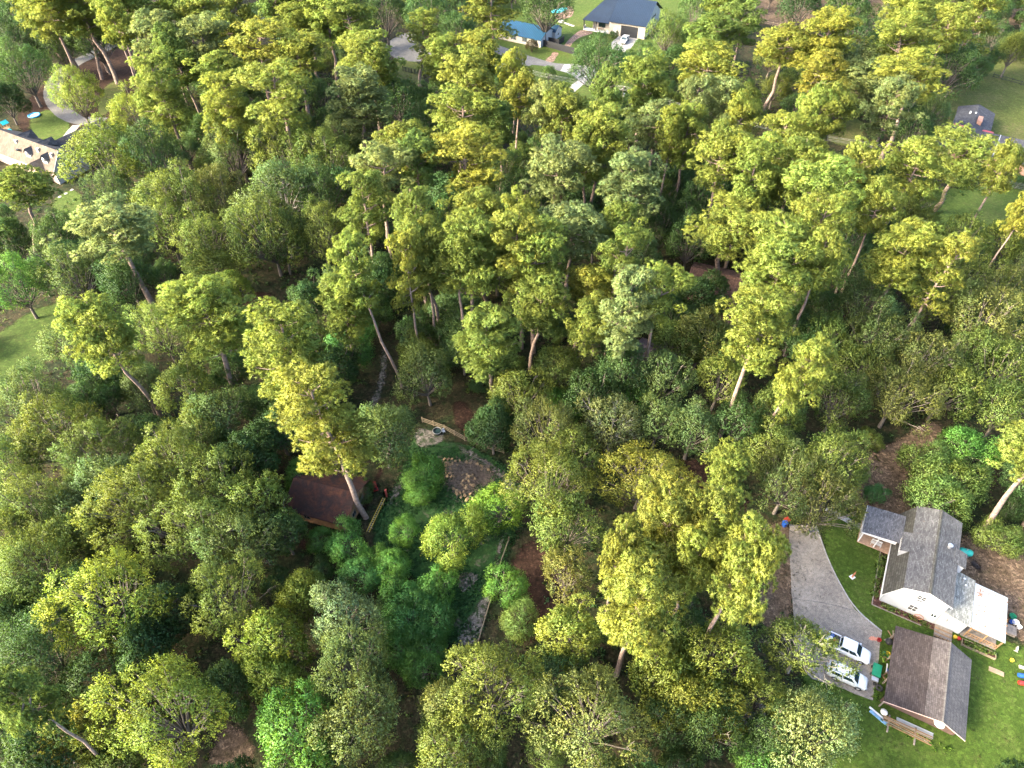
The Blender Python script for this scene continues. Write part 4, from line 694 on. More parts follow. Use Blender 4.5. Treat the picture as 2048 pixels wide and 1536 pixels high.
# lumber rack along the gable of the shed
for k in range(5):
    u, v, z = 3.6 + random.uniform(-.3, .3), -0.45 - 0.22 * k, 0.35 - 0.03 * k
    tag(MB().box(-2.9 + 0.15 * k, 2.7, -0.06, 0.06, 0, 0.05).build('plank', M_WOODP if k % 2 else M_WOOD, loc=BL(u, v, z), rz=R(-28.5) + random.uniform(-.03, .03)), 'weathered plank in the lumber row along the shed gable', 'plank', 'planks by the shed gable')
for u in (1.6, 4.6): tag(MB().box(-0.08, 0.08, -1.2, 1.0, 0, 0.16).build('bearer', M_WOODG, loc=BL(u, -1.0), rz=R(-28.5)), 'grey timber bearer under the lumber row', 'bearer', 'bearers under lumber')
pl = gp(*Z3(1040, 1290), 0.1); tag(MB().box(-2.05, 2.05, -0.33, 0.33, 0, 0.04).box(-2.05, 2.05, -0.33, -0.29, 0.04, 0.10).box(-2.05, 2.05, 0.29, 0.33, 0.04, 0.10).build('metal_sheet', M_TIN, loc=(pl[0], pl[1], 0.02), rz=R(-27)), 'long white metal trough sheet lying on the lawn', 'metal sheet')
pl = gp(*Z3(640, 1180)); tag(MB().box(-1.1, 1.1, -0.22, 0.22, 0.05, 0.12).box(-1.1, 1.1, -0.03, 0.03, 0.12, 0.2).build('roofing_sheet', mat('faded_blue', (0.12, 0.24, 0.36), 0.5, 0.3, 3), loc=(pl[0], pl[1], 0), rz=R(-48)), 'faded blue metal roofing sheet lying by the shed corner', 'metal sheet')
pl = gp(*Z3(615, 1130)); tag(MB().box(-0.9, 0.9, -0.12, 0.12, 0.05, 0.12).box(-0.9, 0.9, -0.12, -0.09, 0.12, 0.18).build('gutter_length', M_TRIM, loc=(pl[0], pl[1], 0), rz=R(-48)), 'narrow white gutter length beside the blue roofing sheet', 'gutter')
pl = gp(*Z3(690, 1130)); tag(MB().lathe([(0.01, 0.0), (0.3, 0.02), (0.42, 0.4), (0.2, 0.6), (0.02, 0.62)], (0, 0, 0), 9).build('sack', mat('grey_sack', (0.5, 0.5, 0.47), 0.9, 0.3, 5), smooth=True, loc=(pl[0], pl[1], 0)), 'pale grey sack slumped by the shed corner', 'sack')
pl = gp(*Z3(1300, 1235), 1.6); tag(MB().lathe([(0.01, 0.16), (0.5, 0.12), (0.62, 0.0), (0.6, -0.02), (0.01, 0.1)], (0, 0, 0), 20).build('satellite_dish', M_TRIM, smooth=True, loc=BL(6.3, 0.75, 2.1)), 'round white dish under the shed gable', 'dish')
# lawn items
o = thing('lawn_ornament', 'white bench ornament with brown figure on the lawn', 'ornament', gz((325, 860), 0, Z4), 0.5)
MB().box(-0.45, 0.2, -0.3, 0.3, 0, 0.08).build('plinth', M_TRIM, o); MB().tube([(-0.2, 0, 0.08), (0.0, 0.05, 0.4), (0.25, 0.1, 0.45), (0.55, 0.2, 0.7)], [0.12, 0.14, 0.12, 0.05], 8).build('figure', mat('rust_figure', (0.35, 0.13, 0.06), 0.8, 0.3), o, smooth=True)
tag(MB().box(-0.85, 0.85, -0.3, 0.3, 0.0, 0.14).box(-0.85, 0.85, -0.06, 0.06, 0.14, 0.16).build('timber_pallet', M_WOODP, loc=gz((1312, 1022), 0, Z1), rz=R(-28)), 'pale timber board pallet lying on the lawn', 'pallet')
for q, mt, nm, lb in (((1445, 1048), M_BLUE, 'barrel', 'blue plastic barrel on the lawn'), ((1447, 1088), M_RED, 'barrel', 'red plastic barrel on the lawn')):
    tag(MB().tube([(-0.45, 0, 0.29), (-0.3, 0, 0.29), (0.3, 0, 0.29), (0.45, 0, 0.29)], [0.25, 0.29, 0.29, 0.25], 16).build(nm, mt, smooth=True, loc=gz(q, 0, Z1), rz=-0.2), lb, 'barrel')
tag(MB().lathe([(0.01, 0), (0.2, 0), (0.26, 0.25), (0.2, 0.28), (0.01, 0.2)], (0, 0, 0), 12).build('yellow_bucket', M_YEL, smooth=True, loc=gz((1394, 963), 0, Z1)), 'yellow bucket on the lawn', 'bucket')
tag(MB().box(-0.3, 0.3, -0.06, 0.06, 0, 0.55).box(-0.3, -0.2, -0.25, 0.25, 0, 0.08).build('concrete_block', M_CONC, loc=gz((1418, 905), 0, Z1), rz=1.0), 'pale concrete block standing at the soil edge', 'block')
tag(MB().box(-0.3, 0.3, -0.2, 0.2, 0, 0.2).build('paving_block', M_CONC, loc=gz((1446, 1000), 0, Z1), rz=-0.4, bev=0.02), 'grey paving block beside the barrels', 'block')
for k, (q, mt, lb) in enumerate((((180, 245), M_BLUE, 'blue bin at the head of the driveway'), ((190, 228), M_RED, 'red bin at the head of the driveway'))):
    b = thing('bin', lb, 'bin', gz(q, 0, Z1), 0.3); MB().add([(-0.24, -0.26, 0.04), (0.24, -0.26, 0.04), (0.24, 0.26, 0.04), (-0.24, 0.26, 0.04), (-0.3, -0.34, 0.95), (0.3, -0.34, 0.95), (0.3, 0.34, 0.95), (-0.3, 0.34, 0.95)], [(3, 2, 1, 0), (4, 5, 6, 7), (0, 1, 5, 4), (1, 2, 6, 5), (2, 3, 7, 6), (3, 0, 4, 7)]).build('body', mt, b, bev=0.03, smooth=True)
    MB().box(-0.33, 0.33, -0.37, 0.37, 0.955, 1.03).build('lid', mt, b, bev=0.03, smooth=True)
t_ = thing('fuel_tank', 'rounded teal-green fuel tank beside the white house', 'tank', gz((1420, 640), 0, Z4), R(-20))
MB().tube([(-0.95, 0, 0.75), (-0.85, 0, 0.75), (-0.6, 0, 0.75), (0.6, 0, 0.75), (0.85, 0, 0.75), (0.95, 0, 0.75)], [0.1, 0.36, 0.5, 0.5, 0.36, 0.1], 18).build('shell', mat('teal_paint', (0.02, 0.30, 0.24), 0.4, 0.15, 2), t_, smooth=True)
for x in (-0.5, 0.5): MB().box(x - 0.06, x + 0.06, -0.4, 0.4, 0, 0.4).build('leg', M_METAL, t_)
MB().cyl(0, 0, 1.2, 1.4, 0.1, 10).build('valve_cap', M_METAL, t_)
# patio clutter east of the tin roof
for q, s_, mt, lb in (((1900, 1260), 0.45, M_GREEN, 'green tub beside the tin patio roof'), ((1930, 1320), 0.42, M_TRIM, 'white tub beside the tin patio roof'), ((1965, 1365), 0.32, M_TRIM, 'small white bowl beside the tin patio roof'), ((1890, 1315), 0.3, M_BLUE, 'blue tub beside the tin patio roof')):
    tag(MB().lathe([(0.01, 0), (s_ * 0.75, 0), (s_, 0.4), (s_ * 0.92, 0.42), (s_ * 0.7, 0.1), (0.01, 0.1)], (0, 0, 0), 14).build('tub', mt, smooth=True, loc=gz(q, 0, Z4)), lb, 'tub')
tag(MB().box(-0.55, 0.55, -0.7, 0.7, 0, 0.05).box(-0.5, -0.45, -0.65, 0.65, 0.05, 0.4).box(0.45, 0.5, -0.65, 0.65, 0.05, 0.4).box(-0.55, 0.55, -0.7, 0.7, 0.4, 0.45).build('work_table', M_WOODG, loc=gz((1885, 1400), 0, Z4), rz=R(-29)), 'low grey work table beside tin patio roof', 'table')
# raised planter boxes before the patio, deck steps, bench on the porch
for u0, u1, v0, lb in ((10.3, 14.3, -1.0, 'long timber planter box before the tin-roofed patio'),):
    b = thing('planter_box', lb, 'planter', AL(0, 0), R(-29))
    for a in ((u0, u1, v0 - 0.45, v0 - 0.38), (u0, u1, v0 + 0.38, v0 + 0.45)): MB().box(*a, 0, 0.4).build('side', M_WOODP, b)
    for a in ((u0, u0 + 0.07), (u1 - 0.07, u1)): MB().box(a[0], a[1], v0 - 0.378, v0 + 0.378, 0, 0.4).build('end', M_WOODP, b)
    MB().box(u0 + 0.08, u1 - 0.08, v0 - 0.375, v0 + 0.375, 0.02, 0.33).build('soil', M_MULCH, b)
b = thing('deck', 'small brown timber deck at the kitchen wing door', 'deck', AL(7.0, -1.15), R(-29))
for k in range(9): MB().box(0.0, 2.1, -0.75 + k * 0.2, -0.57 + k * 0.2, 0.28, 0.33).build('board', M_WOODG if k % 3 else M_WOOD, b)
MB().box(0.05, 2.05, -0.75, 1.0, 0.02, 0.27).build('frame', M_WOODG, b)
for k in range(5): MB().box(0.05 + k * 0.45, 0.11 + k * 0.45, -0.82, -0.76, 0, 0.9).build('baluster', M_WOODG, b)
for du, mt, lb in ((2.5, M_YEL, 'yellow flower pot beside the timber deck'), (2.95, M_RED, 'red flower pot beside the timber deck')): tag(MB().lathe([(0.01, 0), (0.18, 0), (0.26, 0.36), (0.01, 0.4)], (0, 0, 0), 12).build('flower_pot', mt, smooth=True, loc=AL(7.0 + du, -0.75)), lb, 'pot')
b = thing('porch_swing', 'white porch bench under the front porch roof', 'bench', AL(-1.9, 8.55, 0.22), R(-29))
for k in range(4): MB().box(-0.7, 0.7, -0.25 + k * 0.13, -0.15 + k * 0.13, 0.42, 0.45).build('seat_slat', M_TRIM, b)
for k in range(3): MB().box(-0.7, 0.7, 0.24, 0.28, 0.55 + k * 0.14, 0.65 + k * 0.14).build('back_slat', M_TRIM, b)
for sx in (-0.65, 0.65):
    for sy in (-0.2, 0.22): MB().box(sx - 0.03, sx + 0.03, sy - 0.03, sy + 0.03, 0, 0.42 if sy < 0 else 0.95).build('leg', M_TRIM, b)
b = thing('wagon_wheel', 'rusty wagon wheel leaning on the white gable wall', 'wheel', AL(4.85, -0.5, 0.0), R(-29))
MB().torus((0, 0.12, 0.62), 0.55, 0.04, 'y', 26, 6).build('rim', mat('rust_metal', (0.28, 0.12, 0.07), 0.8, 0.3, 4), b, smooth=True); MB().cyl(0, 0.12, 0.55, 0.69, 0.08, 8).build('hub', MATS['rust_metal'], b)
for k in range(8): MB().tube([(0, 0.12, 0.62), (0.54 * math.cos(k * 0.785), 0.12, 0.62 + 0.54 * math.sin(k * 0.785))], 0.018, 5).build('spoke', MATS['rust_metal'], b)
# edging timbers of the flower bed
for a, c_, lb in (((510, 1135), (1000, 1345), 'long pale timber edging of the gable flower bed'), ((560, 830), (515, 1130), 'short timber edging of the side flower bed'), ((605, 575), (560, 830), 'upper timber edging of the side flower bed')):
    p, q = np.array(gz(a, 0, Z4)), np.array(gz(c_, 0, Z4)); d = q - p
    tag(MB().box(0, np.linalg.norm(d), -0.05, 0.05, 0, 0.12).build('edging_timber', M_WOODG, loc=tuple(p), rz=math.atan2(d[1], d[0])), lb, 'edging')

# ------------------------------------------------------------------ the clearing: fence, ladder, brush pile
def fence(name, label, line, m, h=1.2, rails=3, pitch=2.4, thick=0.05):
    t = thing(name, label, 'fence', (line[0][0], line[0][1], 0)); o0 = np.array(line[0][:2])
    for a, b in zip(line[:-1], line[1:]):
        a, b = np.array(a[:2]) - o0, np.array(b[:2]) - o0; d = b - a; ln = np.linalg.norm(d); n = max(1, round(ln / pitch)); ang = math.atan2(d[1], d[0])
        for i in range(n + 1):
            p = a + d * i / n; MB().box(-0.07, 0.07, -0.07, 0.07, 0, h + 0.1).build('post', m, t, loc=(p[0], p[1], 0), rz=ang)
            if i < n:
                q = a + d * (i + 0.5) / n
                for k in range(rails): MB().box(-ln / n / 2 + 0.07, ln / n / 2 - 0.07, -thick / 2, thick / 2, h * (k + 0.6) / rails - 0.06, h * (k + 0.6) / rails + 0.06).build('rail', m, t, loc=(q[0], q[1], 0), rz=ang)
    return t
fence('rail_fence', 'weathered timber rail fence behind the brush pile', pts(Z2, [(960, 130), (1090, 175), (1210, 240), (1330, 285), (1440, 315)]), M_WOODP)
fence('rail_fence', 'timber rail fence along the sandy track of the clearing', pts(Z2, [(1570, 430), (1550, 560)]), M_WOODP)
fence('wire_fence', 'low timber fence between sandy track and brown litter', pts(Z2, [(1470, 830), (1420, 970), (1370, 1160), (1290, 1430)]), M_WOODP, h=0.9, rails=2, pitch=3.2)
lad = thing('ladder', 'yellow extension ladder lying beside the cabin', 'ladder', (-20.4, 56.8, 0.05), math.atan2(59.74 - 53.78, -19.58 + 21.19))
for y in (-0.2, 0.2): MB().box(-3.1, 3.1, y - 0.035, y + 0.035, 0.35, 0.45).build('rail', M_YEL, lad)
for k in range(18): MB().tube([(-2.95 + k * 0.345, -0.165, 0.4), (-2.95 + k * 0.345, 0.165, 0.4)], 0.018, 5).build('rung', M_METAL, lad)
for x in (-2.2, 2.2): MB().box(x - 0.05, x + 0.05, -0.3, 0.3, -0.05, 0.345).build('trestle', M_WOODG, lad)
tub = thing('water_trough', 'round black stock tub beside the rail fence', 'trough', tuple(gp(*Z2(1048, 195))), 0); tub.location.z = 0
MB().lathe([(0.01, 0.02), (0.62, 0.02), (0.74, 0.6), (0.70, 0.62), (0.60, 0.1), (0.01, 0.08)], (0, 0, 0), 24).build('shell', M_RUBBER, tub, smooth=True); MB().torus((0, 0, 0.62), 0.73, 0.035, 'z', 24, 6).build('rim', M_METAL, tub, smooth=True); MB().lathe([(0.01, 0.42), (0.66, 0.42)], (0, 0, 0), 24).build('water', M_GLASS, tub)
ch = thing('tipped_chair', 'white plastic chair tipped over beside the black tub', 'chair', tuple(gp(*Z2(1085, 190))), 0.5)
MB().box(-0.22, 0.22, -0.22, 0.22, 0.25, 0.29).build('seat', M_TRIM, ch); MB().box(-0.22, 0.22, 0.2, 0.24, 0.3, 0.75).build('backrest', M_TRIM, ch)
for sx in (-0.19, 0.19):
    for sy in (-0.19, 0.19): MB().box(sx - 0.02, sx + 0.02, sy - 0.02, sy + 0.02, 0, 0.25).build('leg', M_TRIM, ch)
for q, lb in (((1210, 215), 'red gate post in the rail fence'), ((750, 570), 'red gate post beside the ladder')):
    p = gp(*Z2(*q)); tag(MB().box(-0.12, 0.12, -0.12, 0.12, 0, 1.7).box(-0.15, 0.15, -0.15, 0.15, 1.7, 1.76).build('gate_post', mat('dull_red', (0.22, 0.04, 0.03), 0.7, 0.3, 2), loc=(p[0], p[1], 0)), lb, 'post')
mw = thing('ride_mower', 'small red riding mower parked behind the cabin', 'mower', tuple(gp(*Z2(680, 520))), R(110))
MB().box(-0.3, 0.8, -0.3, 0.3, 0.35, 0.75).build('hood', M_RED, mw, bev=0.08, smooth=True); MB().box(-0.85, -0.3, -0.4, 0.4, 0.3, 0.5).build('deck', M_RED, mw, bev=0.03); MB().box(-0.75, -0.4, -0.22, 0.22, 0.5, 0.62).box(-0.8, -0.7, -0.22, 0.22, 0.62, 0.95).build('seat', M_RUBBER, mw, bev=0.03)
for sx, r in ((-0.55, 0.26), (0.55, 0.2)):
    for sy in (-0.42, 0.42): MB().torus((sx, sy, r), r - 0.08, 0.08, 'y', 16, 6).build('wheel', M_RUBBER, mw, smooth=True)
# brush pile: twig heap plus cut logs
bp = gp(*Z2(1215, 460)); mb = MB()
cl = [(gp(*Z2(x, y))[:2]) for x, y in ((1150, 400), (1220, 450), (1300, 430), (1210, 520), (1330, 470), (1160, 480), (1250, 400))]
for i in range(1500):
    c = cl[i % 7] + rng.normal(0, 0.8, 2); r = np.linalg.norm(c - bp[:2]); z = max(0.03, 1.0 * math.exp(-(r / 2.1) ** 2)) * random.uniform(0.2, 1.05)
    a = random.uniform(0, 6.28); l = random.uniform(0.5, 1.9); d = np.array((math.cos(a) * l / 2, math.sin(a) * l / 2, random.uniform(-.15, .15)))
    mb.tube([(c[0] - d[0], c[1] - d[1], z - d[2] + .05), (c[0] + d[0], c[1] + d[1], z + d[2] + .05)], [random.uniform(.02, .055), 0.012], 3, cap=False)
tag(mb.build('brushwood', mat('dead_twigs', (0.125, 0.095, 0.070), 0.95, 0.4, 4)), 'tangled grey-brown brushwood heap in the clearing', 'brushwood', kind='stuff')
mb = MB(); nn = 14; rings = [(2.3, 0.01), (1.9, 0.25), (1.3, 0.5), (0.6, 0.65)]
vs = [(bp[0] + r * math.cos(2 * math.pi * k / nn) * random.uniform(.85, 1.15), bp[1] + r * math.sin(2 * math.pi * k / nn) * random.uniform(.85, 1.15), z * random.uniform(.8, 1.2)) for r, z in rings for k in range(nn)] + [(bp[0], bp[1], 0.85)]
mb.add(vs, [(i * nn + k, i * nn + (k + 1) % nn, (i + 1) * nn + (k + 1) % nn, (i + 1) * nn + k) for i in range(3) for k in range(nn)] + [(3 * nn + k, 3 * nn + (k + 1) % nn, 4 * nn) for k in range(nn)])
tag(mb.build('ash_heap', M_SOIL, smooth=True), 'dark heap of ash and soil under the brushwood', 'heap', kind='stuff')
M_LOGEND = mat('cut_log_wood', (0.242, 0.163, 0.084), 0.85, 0.35, 3, bmp=0.4)
protos = []
for k in range(5):
    r = random.uniform(.22, .36); l = random.uniform(.3, .6); n = 10; pr = [random.uniform(.7, 1.3) for _ in range(n)]
    me = MB().add([(x, r * pr[j] * math.cos(2 * math.pi * j / n), r * pr[j] * math.sin(2 * math.pi * j / n)) for x in (-l / 2, l / 2) for j in range(n)], [(j, (j + 1) % n, n + (j + 1) % n, n + j) for j in range(n)] + [tuple(range(n - 1, -1, -1)), tuple(range(n, 2 * n))])
    o = me.build('log', M_LOGEND); protos.append(o.data); bpy.data.objects.remove(o)
LOGS = [(1085, 375), (1100, 360), (1120, 345), (1145, 365), (1090, 400), (1125, 395), (1100, 430), (1120, 415), (1130, 450), (1105, 455), (1150, 385), (1180, 370), (1215, 370), (1250, 372), (1285, 375), (1320, 410), (1345, 415), (1300, 395), (1200, 460), (1225, 470), (1240, 460), (1215, 490), (1235, 495), (1260, 480), (1200, 500), (1245, 510), (1150, 540), (1170, 550), (1190, 545), (1205, 570), (1215, 590), (1190, 580), (1245, 560), (1265, 580), (1250, 590), (1160, 565), (1140, 525), (1225, 520), (1210, 475), (1110, 380)]
for i, q in enumerate(LOGS + [(x + 14, y + 9) for x, y in LOGS[::2]]):
    p = gp(*Z2(*q)); r = np.linalg.norm(p[:2] - bp[:2]); z = 0.16 + max(0, 0.85 * math.exp(-(r / 1.9) ** 2) - 0.08)
    o = bpy.data.objects.new('log', protos[i % 5]); COL.objects.link(o); o.location = (p[0] + random.uniform(-.35, .35), p[1] + random.uniform(-.3, .3), z); o.rotation_euler = (random.uniform(0, 6), random.uniform(-.7, .7), random.uniform(0, 6)); o.scale = [random.uniform(.4, .95) for _ in range(3)]
    tag(o, 'pale freshly cut log chunk on the brush pile', 'log', 'cut logs on the brush pile')
# ------------------------------------------------------------------ other yards
pp = gp(69, 232); w = thing('paddling_pool', 'round blue paddling pool on the straw yard', 'paddling pool', (pp[0], pp[1], 0))
MB().torus((0, 0, 0.22), 1.45, 0.2, 'z', 28, 8).build('ring', mat('pool_blue', (0.03, 0.22, 0.50), 0.4, 0.1), w, smooth=True); MB().lathe([(0.01, 0.2), (1.4, 0.2)], (0, 0, 0), 28).build('water', glass_mat('paddling_water', (0.25, 0.55, 0.65)), w)
ps = gp(*ZL(180, 320)); w = thing('play_set', 'teal garden play set with slide behind tan-roofed house', 'play set', (ps[0], ps[1], 0), R(-30)); M_TEAL = mat('teal_plastic', (0.02, 0.36, 0.40), 0.4, 0.15)
for sx in (-1.2, 0.2):
    for sy in (-0.7, 0.7): MB().box(sx - 0.06, sx + 0.06, sy - 0.06, sy + 0.06, 0, 2.6).build('post', M_WOOD, w)
MB().box(-1.3, 0.3, -0.8, 0.8, 1.1, 1.2).build('platform', M_WOOD, w); MB().slab([(-1.5, -0.9, 2.6), (-0.5, -0.9, 3.3), (-0.5, 0.9, 3.3), (-1.5, 0.9, 2.6)], 0.06).slab([(-0.5, -0.9, 3.28), (0.5, -0.9, 2.6), (0.5, 0.9, 2.6), (-0.5, 0.9, 3.28)], 0.06).build('canopy', M_TEAL, w)
MB().slab([(0.3, -0.35, 1.2), (2.9, -0.35, 0.15), (2.9, 0.35, 0.15), (0.3, 0.35, 1.2)], 0.06).build('slide', M_TEAL, w)
for k, q in enumerate(((1080, 1480), (1190, 1420), (1300, 1355))): tag(MB().lathe([(0.01, 0.06), (0.42, 0.06), (0.46, 0.0)], (0, 0, 0), 9).build('stepping_stone', M_CONC, loc=tuple(gp(*ZL(*q)))), 'pale stepping stone in the grass beside tan-roofed house', 'stepping stone', 'stepping stones by the tan-roofed house')
for k, (x, y) in enumerate(((850, 262), (880, 272), (910, 283), (940, 293), (790, 240), (800, 255), (820, 235))): tag(MB().lathe([(0.01, 0.06), (0.7, 0.06), (0.76, 0.0)], (0, 0, 0), 8).build('stepping_stone', M_CONC, loc=tuple(gp(*ZT(x, y)))), 'pale stepping stone between pool deck and blue-roofed house', 'stepping stone', 'stepping stones by the pool')
a, b = gp(*ZT(585, 520)), gp(*ZT(958, 622)); d = b - a; ln = np.linalg.norm(d); fz = thing('screen_fence', 'tall dark board fence beside the blue-roofed cottage', 'fence', tuple(a), math.atan2(d[1], d[0]))
for k in range(int(ln / 0.45)): MB().box(k * 0.45 + 0.01, k * 0.45 + 0.44, -0.03, 0.03, 0.05, 2.1).build('board', M_DARK, fz)
for k in range(0, int(ln), 3): MB().box(k - 0.07, k + 0.07, 0.031, 0.17, 0, 2.15).build('post', M_DARK, fz)
a = gp(*ZT(640, 545)); dk = thing('dark_boards', 'dark upright boards beside the cottage gable', 'fence', (12.4, 246.0, 0), R(-30))  # two rows of dark upright boards
for k in range(8): MB().box(k * 0.5, k * 0.5 + 0.48, -0.03, 0.03, 0.05, 2.0).build('board', M_DARK, dk)
for k in range(8): MB().box(3.95, 4.01, 0.04 + k * 0.5, 0.52 + k * 0.5, 0.05, 2.0).build('board', M_DARK, dk)
fence('paddock_fence', 'dark rail fence on the lawn beyond the red house', [gp(1985, 155), gp(2022, 165), gp(2060, 176)], M_DARK, h=1.3, rails=2, pitch=3)
fence('field_fence', 'pale rail fence in the dry field behind the pines', [gp(1500, 40), gp(1530, 48), gp(1575, 58)], M_WOODP, h=1.2, rails=2, pitch=3)
fence('roadside_fence', 'dark metal fence beside the grey road', [gp(765, 85), gp(800, 68), gp(822, 60)], M_DARK, h=1.6, rails=5, pitch=1.5, thick=0.03)
fence('woodland_fence', 'dark metal fence under the tall thin pine', [gp(806, 142), gp(830, 148), gp(848, 152)], M_DARK, h=1.5, rails=5, pitch=1.2, thick=0.03)
# utility poles and wires
WA = math.atan2(152.67 - 200.1, 85.37 - 3.43)
def pole(x, y, label):
    t = thing('utility_pole', label, 'utility pole', (x, y, 0), WA + R(90)); MB().tube([(0, 0, 0), (0, 0, 5), (0, 0, 11)], [0.17, 0.15, 0.11], 10).build('shaft', M_BARKO, t, smooth=True)
    MB().box(-1.3, 1.3, 0.12, 0.24, 10.2, 10.35).build('crossarm', M_WOODG, t); MB().cyl(0.0, -0.42, 8.2, 9.1, 0.27, 14).build('transformer', M_METAL, t, smooth=True)
    for x_ in (-1.2, -0.5, 0.5, 1.2): MB().lathe([(0.03, 10.35), (0.07, 10.4), (0.05, 10.48), (0.01, 10.52)], (x_, 0.18, 0), 8).build('insulator', M_TRIM, t)
dirw = np.array((math.cos(WA), math.sin(WA))); p0 = np.array((85.4, 152.7))
pole(85.4, 152.7, 'wooden utility pole with transformer among the eastern pines')
pole(*(p0 - dirw * 64), 'wooden utility pole hidden in crowns west of the grass island')
for k, off in enumerate((-1.2, -0.5, 0.5, 1.2)):
    for j, (s0, s1) in enumerate(((-128, -64), (-64, 0), (0, 66))):
        nn = np.array((-dirw[1], dirw[0])) * off; P = []
        for i in range(13):
            s = i / 12; q = p0 + dirw * (s0 + (s1 - s0) * s) + nn; P.append((q[0], q[1], 10.5 - 1.6 * 4 * s * (1 - s)))
        tag(MB().tube(P, 0.018, 4).build('power_line', mat('wire_grey', (0.22, 0.22, 0.21), 0.6, 0.1)), 'thin grey overhead wire strung between the utility poles', 'wire', 'overhead wires between utility poles')

# ------------------------------------------------------------------ foliage prototypes
def unit(a): return a / np.maximum(np.linalg.norm(a, axis=-1, keepdims=True), 1e-9)
def leaf_mesh(name, C, Dr, Nm, Ln, Wd, var, m, tri=False):
    if tri:
        n = len(C); side = unit(np.cross(Dr, rng.normal(size=(n, 3)))) * (Wd / 2)[:, None]; kv = 3
        V = np.stack([C + side, C + Dr * Ln[:, None], C - side], 1).reshape(-1, 3)
    else: kv = 4
    if not tri:
        n = len(C); side = unit(np.cross(Dr, rng.normal(size=(n, 3)))) * (Wd / 2)[:, None]; mid = C + Dr * (Ln * 0.55)[:, None]
        V = np.stack([C, mid + side, C + Dr * Ln[:, None], mid - side], 1).reshape(-1, 3)
    me = bpy.data.meshes.new(name); me.vertices.add(kv * n); me.vertices.foreach_set('co', V.astype(np.float32).ravel())
    me.loops.add(kv * n); me.loops.foreach_set('vertex_index', np.arange(kv * n, dtype=np.int32))
    me.polygons.add(n); me.polygons.foreach_set('loop_start', np.arange(0, kv * n, kv, dtype=np.int32)); me.polygons.foreach_set('loop_total', np.full(n, kv, np.int32))
    me.polygons.foreach_set('use_smooth', np.ones(n, bool)); me.update(calc_edges=True)
    at = me.color_attributes.new('var', 'FLOAT_COLOR', 'POINT'); col = np.ones((n, 4), np.float32); col[:, :2] = np.clip(var, 0, 1)
    at.data.foreach_set('color', np.repeat(col, kv, 0).ravel())
    me.normals_split_custom_set_from_vertices(np.repeat(unit(Nm), kv, 0).astype(np.float32).tolist())
    me.materials.append(m); return me
UP = np.array([0, 0, 1.0])
def limb(mb, p, q, r0, r1, sag=0.0, n=5, seg=3):
    P = []
    for i in range(seg + 1):
        s = i / seg; w = 4 * s * (1 - s); P.append(p + (q - p) * s + UP * (-sag * w) + rng.normal(0, 0.06, 3) * w)
    mb.tube(P, [r0 + (r1 - r0) * i / seg for i in range(seg + 1)], n, cap=False)
